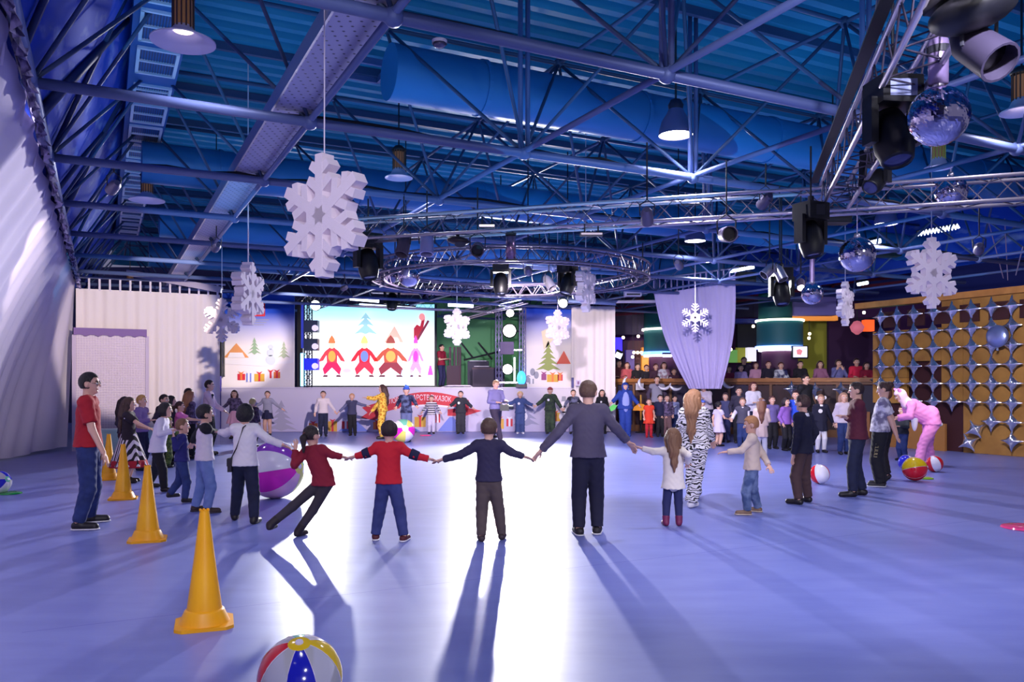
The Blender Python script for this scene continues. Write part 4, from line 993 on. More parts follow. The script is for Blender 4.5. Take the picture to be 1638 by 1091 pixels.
# small smoke detector
t = thing('dome_camera', 'small shiny dome fixed under the first roof tube', 'camera', tuple(at(703, 70, 7.4)))
MB().ball(at(703, 71, 7.4), (.06, .06, .035), 14, 8).obj('dome', mat((90, 90, 120), .1, .4), t, True)
MB().lathe([(.07, 0), (.07, .03), (0, .03)], at(703, 70, 7.4), n=14).obj('base', WHITE, t)
# ------------------------------------------------------------------ mirror balls
def mirror_ball(px, py, d, r, label, motor=False, hang=4.0, nu=64, nv=32, col=(205, 200, 225)):
    p = at(px, py, d)
    t = thing('mirror_ball', label, 'mirror ball', tuple(p), 'mirror balls')
    mb = MB().ball((0, 0, 0), r, nu, nv); random.seed(px); mb.v = [tuple(Vector(q) * random.uniform(.9955, 1.0045) + p) for q in mb.v]
    mb.obj('mirror_facets', mat(col, .06, 1.0, name='mirror_tiles'), t)
    MB().lathe([(.0, .04), (.03, .04), (.04, -.01), (0, -.01)], p + Vector((0, 0, r)), n=12).obj('cap', ALU, t, True)
    if motor:
        MB().lathe([(0, .0), (.062, .0), (.066, .28), (.05, .33), (0, .34)], p + Vector((0, 0, r + .02)), n=20).obj('motor_housing', mat((150, 130, 175), .35, .5), t, True)
        MB().lathe([(.066, .2), (.073, .2), (.073, .25), (.066, .25)], p + Vector((0, 0, r + .02)), n=20).obj('motor_band', DARK, t)
        MB().tube(p + Vector((0, 0, r + .35)), p + Vector((0, 0, r + .8)), .02).obj('suspension_rod', DARK, t)
    else:
        MB().tube(p + Vector((0, 0, r)), Vector((p.x, p.y, max(hang, p.z + r + .1))), .005, n=5).obj('string', mat((150, 140, 175), .6), t)
mirror_ball(1501, 186, 5.5, .197, 'largest mirror ball under a motor at the upper right', True, nu=80, nv=40)
mirror_ball(1521, 306, 9.9, .19, 'mirror ball in front of the middle truss on the far right')
mirror_ball(1371, 407, 9.3, .2, 'mirror ball hanging on a string left of the right snowflake', nu=72, nv=36)
mirror_ball(1299, 470, 11.3, .148, 'small mirror ball below the tall black moving head')
mirror_ball(654, 441, 17, .235, 'mirror ball under the left side of the circular truss', hang=4.4)
mirror_ball(622, 440, 17.6, .2, 'darker mirror ball partly behind the one under the circular truss', hang=4.4, col=(120, 116, 140))
MB().tube(at(1299, 452, 11.3), at(1299, 400, 11.3), .035).obj('rod_sleeve', mat((150, 130, 175), .35, .5), bpy.data.objects['mirror_ball.003'])
# ------------------------------------------------------------------ snowflakes
def snowflake(px, py, d, h, yaw, label, th=.09, aw=.095, style=0, roll=0, zt=6.75):
    p = at(px, py, d); R_ = h / 2
    t = thing('snowflake', label, 'snowflake', tuple(p), 'hanging foam snowflakes')
    X = Vector((math.cos(math.radians(yaw)), math.sin(math.radians(yaw)), 0)); Z = Vector((0, 0, 1))
    m = MB(); w2 = aw * R_ / .5 / 2
    m.prism([(R_ * .36 * math.cos(PI / 6 + PI / 3 * k), R_ * .36 * math.sin(PI / 6 + PI / 3 * k)) for k in range(6)], p, X, Z, th * .98)
    for k in range(6):
        a = PI / 2 + k * PI / 3 + roll; c, s = math.cos(a), math.sin(a)
        e = lambda x, y: (x * c - y * s, x * s + y * c)
        tip = R_ if style else R_ * .98
        m.prism([e(0, -w2), e(tip, -w2), e(tip, w2), e(0, w2)] if not style else [e(0, -w2), e(tip - w2, -w2), e(tip, 0), e(tip - w2, w2), e(0, w2)], p, X, Z, th)
        for f_, ln in (((.40, .34), (.68, .26)) if not style else ((.42, .30), (.62, .30), (.80, .2))):
            for sg in (-1, 1):
                q = .92; bw_ = w2 * (.80 if not style else .62)
                b0_ = (R_ * f_, 0); dx, dy = math.cos(.95) * R_ * ln, sg * math.sin(.95) * R_ * ln
                nx, ny = -dy, dx; L_ = math.hypot(nx, ny); nx, ny = nx / L_ * bw_, ny / L_ * bw_
                pts = [(b0_[0] - nx, -ny), (b0_[0] + dx - nx, dy - ny), (b0_[0] + dx + nx, dy + ny), (b0_[0] + nx, ny)]
                if sg > 0: pts = pts
                m.prism([e(*v) for v in pts], p, X, Z, th * (.97 - .01 * k))
    m.obj('foam_body', FOAM, t)
    MB().tube(p + Vector((0, 0, R_ * .95)), Vector((p.x, p.y, zt)), .006 if d < 12 else .01, n=5).obj('string', mat((215, 205, 225), .6), t)
snowflake(519, 346, 6.5, 1.0, -38, 'biggest foam snowflake hanging at the left of centre', .12, .088)
snowflake(1490, 437, 11.0, .98, 22, 'large foam snowflake hanging in front of the star balloon wall', .09, .08)
snowflake(1352, 486, 18, 1.0, 50, 'narrow foam snowflake turned sideways above the bar at the right', .12, .088)
snowflake(1112, 508, 22.5, .83, 0, 'flat thin snowflake in front of the lilac swag curtain', .02, .05, 1)
snowflake(937, 460, 16.2, 1.0, 66, 'foam snowflake turned almost edge-on right of the circular truss', .14, .09)
snowflake(397, 470, 12.7, 1.0, 84, 'foam snowflake seen edge-on above the left backdrop', .16, .09)
snowflake(355, 512, 18.6, 1.02, -15, 'thin-branched snowflake in front of the left backdrop edge', .09, .07, 1)
snowflake(731, 523, 21.7, 1.0, 48, 'foam snowflake in front of the green stage opening', .11, .088)
snowflake(892, 524, 22.4, 1.0, 45, 'foam snowflake in front of the right stage backdrop', .11, .088)
# hanging wires of the star wall and loose cables
for k, (x0, y0, x1, y1) in enumerate(((1580, 350, 1605, 445), (1607, 350, 1612, 448))):
    tag(MB().tube(at(x0, y0, 17), at(x1, y1, 19.5), .01).obj('support_wire', mat((170, 150, 180), .6), base=at(x0, y0, 17)), ('left of two thin wires above the star balloon wall', 'right of two thin wires above the star balloon wall')[k], 'wire')
# ------------------------------------------------------------------ cones
YEL = mat((246, 176, 16), .42, pat='soft', col2=(236, 160, 10), scale=4, name='yellow_plastic', spec=.4)
def cone(px, fy, label, rot):
    d = depth(fy); p = Vector(((px - CX) / F * d, d, 0)); H = .81
    t = thing('traffic_cone', label, 'cone', tuple(p), 'yellow cones in a row')
    c = MB(); s = .195; k = .05; R = Matrix.Rotation(rot, 3, 'Z')
    pl = [(s, s - k), (s - k, s), (-s + k, s), (-s, s - k), (-s, -s + k), (-s + k, -s), (s - k, -s), (s, -s + k)]
    pl = [(R @ Vector((x, y, 0))) for x, y in pl]
    c.prism([(v.x, v.y) for v in pl], p + Vector((0, 0, .011)), (1, 0, 0), (0, 1, 0), .022).obj('base_plate', YEL, t)
    ss(MB().lathe([(.172, .02), (.165, .035), (.135, .105), (.130, .112), (.118, .118)], p, n=36).obj('skirt', YEL, t), 50)
    ss(MB().lathe([(.120, .11), (.118, .125), (.094, .30), (.093, .303), (.072, .47), (.071, .473), (.034, .79), (.031, H), (.026, H), (.024, .78)], p, n=36).obj('cone_body', YEL, t), 25)
    m = MB()
    for i in range(6):
        a = i * PI / 3; m.box(p + Vector((.029 * math.cos(a), .029 * math.sin(a), H + .004)), (.012, .012, .016), Matrix.Rotation(a, 3, 'Z'))
    m.obj('crown_notches', YEL, t)
    return t
cone(327, 999, 'nearest yellow cone in the foreground', .35)
cone(236, 864, 'second yellow cone, beside the red polo man', .35)
cone(197, 798, 'third yellow cone, in front of the striped skirt', .35)
cone(174, 767, 'farthest yellow cone, partly behind the red polo man', .35)

# ------------------------------------------------------------------ inflatable balls
def vinyl(c, clear=False): return mat(c, .12, alpha=.75 if clear else None, spec=.6, name='shiny_vinyl')
CLR = mat((240, 238, 248), .1, alpha=.45, spec=.6, name='clear_vinyl')
def ball(p, r, cols, tilt, label, capcol, n=None, rot=0.0):
    p = Vector(p); n = n or len(cols)
    t = thing('beach_ball', label, 'ball', tuple(p), 'inflatable beach balls')
    ax = Vector(tilt).normalized()
    for i in range(n):
        prof = [(r * math.sin(a), r * math.cos(a)) for a in [PI * (.085 + .83 * j / 16) for j in range(17)]]
        MB().lathe(prof, p, ax, 10, a0=2 * PI * i / n + rot, a1=2 * PI * (i + 1) / n + rot).obj('panel', cols[i % len(cols)], t, True)
    for s in (-1, 1):
        MB().lathe([(0, s * r)] + [(r * math.sin(a), s * r * math.cos(a)) for a in (PI * .03, PI * .06, PI * .088)], p, ax, 20).obj('end_cap', capcol, t, True)
    MB().lathe([(.02 * r / .2, 0), (.018 * r / .2, .008), (0, .010)], p + ax * r, ax, 10).obj('valve', WHITE, t)
    m = MB()
    for i in range(n):
        a = 2 * PI * i / n + rot; o_ = ax.orthogonal().normalized(); q = ax.cross(o_)
        m.path([p + ax * (1.002 * r * math.cos(b)) + (o_ * math.cos(a) + q * math.sin(a)) * (1.002 * r * math.sin(b)) for b in [PI * (.085 + .83 * j / 16) for j in range(17)]], .0025, 4)
    m.obj('welded_seams', vinyl((225, 215, 230)), t)
    return t
def fball(px, fy, dia, cols, tilt, label, capcol, n=None):
    d = depth(fy); return ball(((px - CX) / F * d, d, dia / 2), dia / 2, cols, tilt, label, capcol, n)
VR, VB, VY, VW = vinyl((222, 28, 44)), vinyl((36, 40, 190)), vinyl((246, 206, 30)), vinyl((240, 234, 244))
VP, VM, VG, VPK = vinyl((150, 70, 196)), vinyl((226, 40, 190)), vinyl((120, 200, 170)), vinyl((246, 190, 220))
VYP = vinyl((232, 224, 110))
b1 = ball((-1.077, 4.13 + .0, .212), .212, [CLR, VG, CLR, VR, CLR, VB, CLR, VY], (.06, -.30, .9), 'nearest beach ball with red, blue and yellow panels cut by the bottom edge', VY, None, -.13)
fball(440, 797, .86, [VW, VP, VW, VM, VPK, VYP, VW, VG], (.95, -.3, .15), 'big pastel ball with purple and pink bands behind the white sweater woman', VYP)
fball(645, 708, .70, [VYP, VW, VM, VYP, VG, VW, VM], (.3, -.9, .25), 'big pale yellow and magenta ball behind the red sweater boy', VW)
fball(1311, 774, .335, [VW, VR, VW, VR], (-.2, .1, .95), 'red and white ball behind the corduroy trousers boy', VW)
fball(1463, 769, .42, [VY, VY, VR, VR, CLR, VR], (.9, -.35, .2), 'yellow and red ball at the feet of the pink costume', VR)
fball(1495, 755, .315, [VW, VR, VR, VW, VR, VW], (-.3, .1, .95), 'smaller red and white ball right of the pink costume legs', VW)
fball(1449, 752, .30, [VB, VB, VB, VW], (.4, -.4, .8), 'small blue ball behind the yellow and red one', VW)
fball(-2, 790, .36, [VB, CLR, VB, VW, CLR, VB], (.9, -.2, .3), 'blue ball cut by the left frame edge', VG)
def disc(px, py, r, col, label):
    d = depth(py); p = Vector(((px - CX) / F * d, d, 0))
    t = thing('flying_disc', label, 'disc', tuple(p))
    ss(MB().lathe([(0, .03), (r * .8, .03), (r * .95, .022), (r, .004), (r * .96, .002)], p, n=24).obj('disc_body', col, t))
    MB().lathe([(r * .5, .031), (r * .52, .034), (r * .54, .031)], p, n=24).obj('ridge', col, t)
disc(681, 697, .20, vinyl((236, 70, 140)), 'pink disc lying on the floor right of the pale yellow ball')
disc(672, 690, .28, vinyl((40, 110, 220)), 'blue disc lying near the stage behind the pale yellow ball')
disc(16, 790, .17, vinyl((20, 140, 60)), 'green disc on the floor by the blue ball at the left edge')
disc(1480, 766, .14, vinyl((150, 200, 40)), 'green disc on the floor under the yellow and red ball')
disc(1640, 845, .26, vinyl((226, 70, 130)), 'red disc on the floor at the right frame edge')
# held and worn things that are their own
p = at(807, 652, 23.9)
t = thing('video_camera', 'black video camera held by the cameraman', 'camera', tuple(p))
MB().box(p, (.26, .2, .18)).obj('camera_body', BLACK, t)
MB().lathe([(.05, 0), (.055, .14), (.045, .14), (0, .1)], p + Vector((.12, -.02, 0)), (1, -.3, 0), 14).obj('lens_barrel', DARK, t)
MB().path([p + Vector((-.1, 0, .09)), p + Vector((-.08, 0, .15)), p + Vector((.08, 0, .15)), p + Vector((.1, 0, .09))], .014, 6).obj('top_handle', DARK, t)
p = at(340, 632, 19.6)
t = thing('microphone', 'dark microphone at the mouth of the pink shirt man', 'microphone', tuple(p))
MB().ball(p, .032, 12, 8).obj('mic_head', DARK, t, True)
MB().tube(p, p + Vector((.0, -.06, -.2)), .018, .013).obj('mic_handle', BLACK, t)
p = at(979, 656, 28.4)
t = thing('glow_fan', 'bright green fan held by the blue shark costume', 'fan', tuple(p))
MB().prism([(-.22, -.12), (.1, .02), (.18, .16), (.05, .2), (-.2, .02)], p, (1, 0, 0), (0, 0, 1), .03).obj('fan_leaf', mat((110, 226, 110), .6, emit=.25), t)
MB().tube(p + Vector((.1, 0, .1)), p + Vector((.26, 0, .22)), .015).obj('fan_grip', WHITE, t)
# ------------------------------------------------------------------ figures: smooth-union distance field -> one continuous surface
def A3(v): return np.array((float(v[0]), float(v[1]), float(v[2])))
def cap(a, b, ra, rb=None, fa=0, fb=0, fl=None, fold=0):
    return ('c', A3(a), A3(b), ra, ra if rb is None else rb, fa, fb, fl, fold)
def ell3(c, r, R=None): return ('e', A3(c), np.array(r, float), R)
def pdist(p, P):
    if p[0] == 'c':
        _, a, b, ra, rb, fa, fb, fl, fold = p
        ba = b - a; L2 = float(ba @ ba) + 1e-9; L = math.sqrt(L2)
        q = P - a; hu = (q @ ba) / L2; h = np.clip(hu, 0, 1)
        r_ = q - h[..., None] * ba
        if fl is not None:
            n, f = fl; r_ = r_ + n * ((r_ @ n) * (f - 1))[..., None]
        rad = ra + (rb - ra) * h
        if fold:
            rad = rad * (1 + .06 * h * np.sin(fold * np.arctan2(r_[..., 1], r_[..., 0])))
        d = np.sqrt((r_ * r_).sum(-1)) - rad
        if fa: d = np.maximum(d, -hu * L)
        if fb: d = np.maximum(d, (hu - 1) * L)
        return d
    _, c, r, R = p
    q = P - c
    if R is not None: q = q @ R
    k0 = np.sqrt(((q / r) ** 2).sum(-1)); k1 = np.sqrt(((q / (r * r)) ** 2).sum(-1)) + 1e-9
    return k0 * (k0 - 1) / k1
def pbox(p):
    if p[0] == 'c': r = max(p[3], p[4]) * 1.08; return np.minimum(p[1], p[2]) - r, np.maximum(p[1], p[2]) + r
    r = max(p[2]); return p[1] - r, p[1] + r
def surf(prims, h, k=.012, post=None):
    """prims: list of primitives, or (primitive, blend) -> verts, quads by surface nets"""
    pr = [(p if isinstance(p[0], tuple) else (p, k)) for p in prims]
    bx = [pbox(p) for p, _ in pr]
    lo = np.min([b[0] for b in bx], 0) - 3 * h; hi = np.max([b[1] for b in bx], 0) + 3 * h
    n = np.ceil((hi - lo) / h).astype(int) + 1
    D = np.full(tuple(n), 1.0, np.float32)
    ax = [lo[i] + h * np.arange(n[i]) for i in range(3)]
    for (p, kk), (b0_, b1_) in zip(pr, bx):
        mg = kk + 2.2 * h
        i0 = np.maximum(np.floor((b0_ - mg - lo) / h).astype(int), 0); i1 = np.minimum(np.ceil((b1_ + mg - lo) / h).astype(int) + 1, n)
        sl = tuple(slice(i0[i], i1[i]) for i in range(3))
        P = np.stack(np.meshgrid(ax[0][sl[0]], ax[1][sl[1]], ax[2][sl[2]], indexing='ij'), -1)
        d = pdist(p, P); o = D[sl]
        if kk > 0:
            hh = np.maximum(kk - np.abs(d - o), 0) / kk
            D[sl] = np.minimum(d, o) - hh * hh * kk * .25
        else: D[sl] = np.minimum(d, o)
    if post:
        P = np.stack(np.meshgrid(*ax, indexing='ij'), -1)
        D = post(P, D)
    S = D < 0
    c = sum(S[i:n[0] - 1 + i, j:n[1] - 1 + j, l:n[2] - 1 + l].astype(np.int8) for i in (0, 1) for j in (0, 1) for l in (0, 1))
    ids = np.argwhere((c > 0) & (c < 8))
    if not len(ids): return np.zeros((0, 3)), np.zeros((0, 4), int)
    pos = np.zeros((len(ids), 3)); cnt = np.zeros(len(ids))
    C = [np.array(v) for v in ((0, 0, 0), (1, 0, 0), (0, 1, 0), (1, 1, 0), (0, 0, 1), (1, 0, 1), (0, 1, 1), (1, 1, 1))]
    dv = [D[ids[:, 0] + q[0], ids[:, 1] + q[1], ids[:, 2] + q[2]] for q in C]
    for i, j in ((0, 1), (2, 3), (4, 5), (6, 7), (0, 2), (1, 3), (4, 6), (5, 7), (0, 4), (1, 5), (2, 6), (3, 7)):
        m = (dv[i] < 0) != (dv[j] < 0)
        t = dv[i][m] / (dv[i][m] - dv[j][m])
        pos[m] += C[i] + t[:, None] * (C[j] - C[i]); cnt[m] += 1
    pos = (pos / cnt[:, None] + ids) * h + lo
    imap = np.full(tuple(n), -1, int); imap[ids[:, 0], ids[:, 1], ids[:, 2]] = np.arange(len(ids))
    Q = []
    for a in range(3):
        b, d = (a + 1) % 3, (a + 2) % 3
        s0 = [slice(None)] * 3; s1 = [slice(None)] * 3; s0[a] = slice(0, -1); s1[a] = slice(1, None)
        e = np.argwhere(S[tuple(s0)] != S[tuple(s1)])
        e = e[(e[:, b] > 0) & (e[:, d] > 0)]
        if not len(e): continue
        st_ = S[e[:, 0], e[:, 1], e[:, 2]]
        def g(ob, od):
            q = e.copy(); q[:, b] -= ob; q[:, d] -= od
            return imap[q[:, 0], q[:, 1], q[:, 2]]
        q = np.stack([g(1, 1), g(0, 1), g(0, 0), g(1, 0)], 1)
        q[~st_] = q[~st_][:, ::-1]
        Q.append(q)
    return pos, np.concatenate(Q)
def sobj(name, prims, h, m, parent, k=.012, post=None):
    v, q = surf(prims, h, k, post)
    me = bpy.data.meshes.new(name)
    if len(v):
        me.vertices.add(len(v)); me.vertices.foreach_set('co', v.astype(np.float32).ravel())
        me.loops.add(q.size); me.loops.foreach_set('vertex_index', q.ravel().astype(np.int32))
        me.polygons.add(len(q)); me.polygons.foreach_set('loop_start', np.arange(0, q.size, 4, dtype=np.int32))
        me.polygons.foreach_set('use_smooth', np.ones(len(q), bool))
        me.update(calc_edges=True); me.validate()
    me.materials.append(m)
    o = bpy.data.objects.new(name, me); COL.objects.link(o); o.parent = parent; o['org'] = (0, 0, 0)
    return o
def ik(S, T, l1, l2, pole):
    v = T - S; d = v.length
    if d > (l1 + l2) * .995:
        f = d / ((l1 + l2) * .995); l1 *= f; l2 *= f
    a = (l1 * l1 - l2 * l2 + d * d) / (2 * d); h = math.sqrt(max(l1 * l1 - a * a, 0)); u = v / d
    p = pole - u * pole.dot(u)
    p = p.normalized() if p.length > 1e-4 else Vector((0, 0, 0))
    return S + u * a + p * h
SKIN = mat((222, 172, 150), .55, name='skin'); SKIN2 = mat((206, 160, 142), .55, name='skin_tone')
def hairm(c): return mat(c, .5, bump=.7, bscale=55, name='hair', stretch=(3, 3, .6))
def cloth(c, **k): return mat(c, .85, bump=k.pop('bump', .35), bscale=k.pop('bscale', 14), name='cloth', **k)
JEANS = cloth((44, 62, 120), pat='soft', col2=(30, 44, 92), scale=7)
LJEANS = cloth((120, 140, 196), pat='soft', col2=(96, 118, 178), scale=7)
DJEANS = cloth((28, 34, 66), pat='soft', col2=(20, 24, 50), scale=7)
BLK = cloth((20, 18, 28)); NAVYC = cloth((26, 26, 62)); BROWN = cloth((72, 50, 50))
EYEM = mat((40, 26, 24), .2, name='iris'); EYEW = mat((235, 230, 230), .3, name='eye_white'); LIPS = mat((186, 98, 96), .5, name='lips')
BOOT = mat((26, 20, 26), .5, name='dark_leather')

def person(label, px, fy, ty, face, hands='down', hair=('short', (40, 26, 24)), top=('sweater', BLK), bot=('trousers', JEANS),
           shoe=BOOT, feet=None, lean=(0, 0), turn=0, nod=0, skin=SKIN, H=None, d=None, z0=0.0, boot=0, sole=None, fat=1.0, hip=1.0,
           extra=(), vox=None, female=False, group=None, pole=None):
    d = d or depth(fy); X = (px - CX) / F * d
    H = H or (fy - ty) / F * d
    f = math.radians(face); R = Vector((math.cos(f), -math.sin(f), 0)); W_ = Vector((math.sin(f), math.cos(f), 0))
    root = thing('person', label, 'person', (X, d, z0), group); root['org'] = (0, 0, 0)
    root.rotation_euler = (0, 0, -f)
    org = Vector((X, d, z0))
    def loc(v): v = Vector(v) - org; return Vector((v.dot(R), v.dot(W_), v.z))
    h = vox or (.0095 if d < 12.2 else .0125 if d < 17.5 else .0165)
    hh = .130 + .06 * H                                        # head height
    hz = H * (.395 + .07 * H) * hip                            # hip joint height
    P = Vector((0, 0, hz)); chin = H * hip ** .5 - hh if hip < 1 else H - hh
    shz = chin - .035 * H
    lx, ly = lean
    C = Vector((lx * H, ly * H, shz - (lx * lx + ly * ly) * H * .9))       # neck base
    sp = (C - P).normalized()
    sw = (.080 if female else .090) * H * (1 if H > 1.5 else 1.02)
    rx = Vector((1, 0, 0)); fy_ = Vector((0, 1, 0)); up = Vector((0, 0, 1))
    if abs(lx) > .02: rx = Vector((1, 0, -lx * 1.2)).normalized()
    FLY = (A3((0, 1, 0)), 1.42)
    Csh = C - sp * .02 * H
    Sh = {-1: Csh - rx * sw, 1: Csh + rx * sw}
    Hp = {-1: P + Vector((-.044 * H, 0, -.005 * H)), 1: P + Vector((.044 * H, 0, -.005 * H))}
    # feet
    ft = {-1: Vector((-.055 * H, .0, 0)), 1: Vector((.055 * H, .0, 0))}
    if feet:
        q = [loc(at(a[0], a[1] + 0, depth(a[1])) if len(a) < 3 else at(a[0], a[1], d + (a[3] if len(a) > 3 else 0))) for a in feet]
        for a, v in zip(feet, q): v.z = max(a[2] if len(a) > 2 else 0, 0)
        q.sort(key=lambda v: v.x)
        ft = {-1: q[0], 1: q[1]}
    An = {s: ft[s] + Vector((0, -.01 * H, .048 * H)) for s in ft}
    lt, ls = hz * .5, hz - hz * .5 - .045 * H
    Kn = {s: ik(Hp[s], An[s], lt, ls, Vector((s * .12, 1, 0))) for s in ft}
    # hands
    la, lf = .160 * H, .145 * H
    tg = {}
    if isinstance(hands, str):
        for s in (-1, 1):
            tg[s] = {'down': Vector((s * (sw + .055 * H), .05 * H, hz - .02 * H)), 'front': Vector((s * .05 * H, .20 * H, hz + .12 * H)),
                     'out': Vector((s * (sw + .25 * H), .02 * H, shz - .16 * H)), 'low': Vector((s * (sw + .17 * H), .02 * H, hz + .05 * H)),
                     'fold': Vector((-s * .07 * H, .12 * H, shz - .17 * H)), 'rest': Vector((s * .10 * H, .24 * H, shz - .20 * H)),
                     'chin': Vector((s * .05 * H, .15 * H, shz - .01 * H)), 'ahead': Vector((s * .08 * H, .34 * H, shz - .12 * H))}[hands]
    else:
        q = [loc(at(a[0], a[1], d + (a[2] if len(a) > 2 else 0))) for a in hands]
        q.sort(key=lambda v: v.x)
        tg = {-1: q[0], 1: q[1]}
    hl = .055 * H                                              # wrist to palm centre
    Wr, El, Hd = {}, {}, {}
    for s in (-1, 1):
        T = tg[s]; S = Sh[s]
        W0 = T - (T - S).normalized() * hl
        q_ = (W0 - S).length / (la + lf) if not isinstance(hands, str) else 0
        qs = q_ * 1.015 if q_ > .62 and abs(T.z - S.z) < .35 * H and abs(T.x - S.x) > .15 * H else 1
        pl = Vector((s * .5, -.6, -.75)) if pole is None else Vector((s * pole[0], pole[1], pole[2]))
        El[s] = ik(S, W0, la * qs, lf * qs, pl); Wr[s] = W0
        Hd[s] = (W0 - El[s]).normalized()
    # head frame
    ya = math.radians(turn); pa = math.radians(nod)
    hf = Vector((math.sin(ya) * math.cos(pa), math.cos(ya) * math.cos(pa), -math.sin(pa))); hr = Vector((math.cos(ya), -math.sin(ya), 0)); hu = hr.cross(hf)
    rw, rd, rh = .385 * hh, .44 * hh, .5 * hh
    hc = C + sp * .03 * H + Vector((lx * .15 * H, ly * .2 * H + .01 * H, hh * .5 + .008 * H))
    HR = np.array([A3(hr), A3(hf), A3(hu)]).T                  # columns: right, forward, up
    def hp(x, y, z): return hc + hr * x * rw + hf * y * rd + hu * z * rh
    b = []
    b += [ell3(hp(0, -.04, .12), (rw, rd * .96, rh * .88), HR), ell3(hp(0, .16, -.42), (rw * .74, rd * .66, rh * .56), HR)]
    b += [(cap(hp(0, .93, .02), hp(0, 1.06, -.22), .009 * hh / .2, .013 * hh / .2), .008), (ell3(hp(0, .62, -.84), (rw * .3, rd * .25, rh * .16), HR), .03)]
    for s in (-1, 1): b.append((ell3(hp(s * 1.0, -.08, -.1), (.010 * hh / .2, .021 * hh / .2, .033 * hh / .2), HR), .006))
    b.append((cap(C - sp * .03 * H, hp(0, -.12, -.6), .036 * H * (.9 if female else 1), .031 * H + .002), .02))
    b += [(cap(Sh[-1], Sh[1], .040 * H, fl=(A3((0, 1, 0)), 1.1)), .03), (cap(Csh - sp * .07 * H, P + Vector((0, 0, .10 * H)), .088 * H * fat, .078 * H * fat, fl=FLY), .04),
          (cap(Hp[-1] + Vector((0, 0, .015 * H)), Hp[1] + Vector((0, 0, .015 * H)), .050 * H * fat, fl=(A3((0, 1, 0)), .95)), .04)]
    for s in (-1, 1): b.append((cap(C + sp * .004 * H, Sh[s], .026 * H, .030 * H), .03))
    fr = max(.0058 * H, .58 * h)
    for s in (-1, 1):
        b += [(cap(Sh[s], El[s], .030 * H, .023 * H), .02), (cap(El[s], Wr[s], .023 * H, .0155 * H), .012)]
        dv = Hd[s]; sd = dv.cross(Vector((0, .3, 1)) if abs(dv.z) < .8 else Vector((0, 1, 0))).normalized(); nv = sd.cross(dv)
        pc = Wr[s] + dv * .028 * H
        HRm = np.array([A3(dv), A3(sd), A3(nv)]).T
        b.append((ell3(pc, (.034 * H, max(.023 * H, h * 1.3), max(.0115 * H, h * .8)), HRm), .01))
        for i, ln in enumerate((.036, .043, .040, .030)):
            o_ = (i - 1.5) / 1.5; k0 = pc + dv * .024 * H + sd * o_ * .018 * H
            k1 = k0 + (dv * .6 + sd * o_ * .12).normalized() * ln * .55 * H - nv * .003 * H; k2 = k1 + (dv - nv * .55).normalized() * ln * .5 * H
            b += [(cap(k0, k1, fr * 1.08, fr), .004), (cap(k1, k2, fr, fr * .85), .003)]
        th0 = pc - dv * .012 * H + sd * .016 * H; th1 = th0 + (dv * .5 + sd * .8).normalized() * .026 * H; th2 = th1 + (dv * .85 + sd * .2 - nv * .3).normalized() * .022 * H
        b += [(cap(th0, th1, fr * 1.3, fr * 1.1), .006), (cap(th1, th2, fr * 1.1, fr * .9), .003)]
        b += [(cap(Hp[s], Kn[s], .050 * H * fat, .036 * H), .03), (cap(Kn[s], An[s], .036 * H, .021 * H), .02)]
        tw = Vector((s * .18, 1, 0)).normalized()
        b += [(cap(An[s], ft[s] + tw * -.02 * H + up * .026 * H, .021 * H, .021 * H), .012), (cap(ft[s] + tw * -.02 * H + up * .022 * H, ft[s] + tw * .085 * H + up * .018 * H, .02 * H, .017 * H), .012)]
    body = sobj('body', b, h, skin, root)
    if d < 18 or math.cos(f + ya) < .3:
        for s in (-1, 1):
            m = MB(); m.ball(hp(s * .40, .84, .0), .062 * hh, 8, 6); m.ball(hp(s * .41, .875, .0), .042 * hh, 8, 6, 1); m.obj('eye', [EYEW, EYEM], root, True)
            MB().path([hp(s * .18, .93, .2), hp(s * .4, .90, .26), hp(s * .62, .76, .2)], .022 * hh, 5).obj('eyebrow', hairm(hair[1]), root)
        MB().ball(hp(0, .80, -.56), (.12 * hh, .05 * hh, .028 * hh), 10, 6, R=Matrix((hr, hf, hu)).transposed()).obj('mouth', LIPS, root, True)
    # hair
    st_, hcol = hair[0], hairm(hair[1])
    if st_ != 'none':
        vol = 1.0 if st_ in ('short', 'pony', 'bun') else 1.03
        hb = [ell3(hp(0, -.10, .16), (rw * 1.15 * vol, rd * 1.09 * vol, rh * 1.0 * vol), HR)]
        low = {'short': -.50, 'pony': -.42, 'bun': -.4, 'bob': -.95, 'long': -.7, 'curly': -.55}.get(st_, -.5)
        if st_ in ('bob', 'long'):
            hb.append((ell3(hp(0, -.28, -.25), (rw * 1.24, rd * .92, rh * .78), HR), .03))
        if st_ == 'curly': hb = [ell3(hp(0, -.12, .22), (rw * 1.30, rd * 1.2, rh * 1.05), HR)]
        cx_, cy_ = hc, HR
        def carve(Pt, D, hb=hb, low=low):
            q = (Pt - A3(hc)) @ HR
            x, y, z = q[..., 0] / rw, q[..., 1] / rd, q[..., 2] / rh
            fc = np.minimum(y - (.28 if st_ != 'bob' else .36) - np.maximum(z, -.2) * .42, .62 - z) * rd * .9          # the face opening
            D = np.maximum(D, fc)
            fringe = np.maximum(fc * 0 + (low - z) * rh, -9)
            D = np.maximum(D, fringe)
            if st_ in ('short', 'pony', 'bun', 'curly'):
                ec = np.sqrt((np.abs(x) * rw - rw) ** 2 + (q[..., 1] + .02 * rd) ** 2 + (q[..., 2] + .12 * rh) ** 2)
                D = np.maximum(D, .033 * hh / .2 - ec)
            return D + .0035 * np.sin(Pt[..., 0] * 190 + 3 * np.sin(Pt[..., 2] * 60)) * np.sin(Pt[..., 1] * 170)
        ho = sobj('hair', hb, h * .8, hcol, root, post=carve)
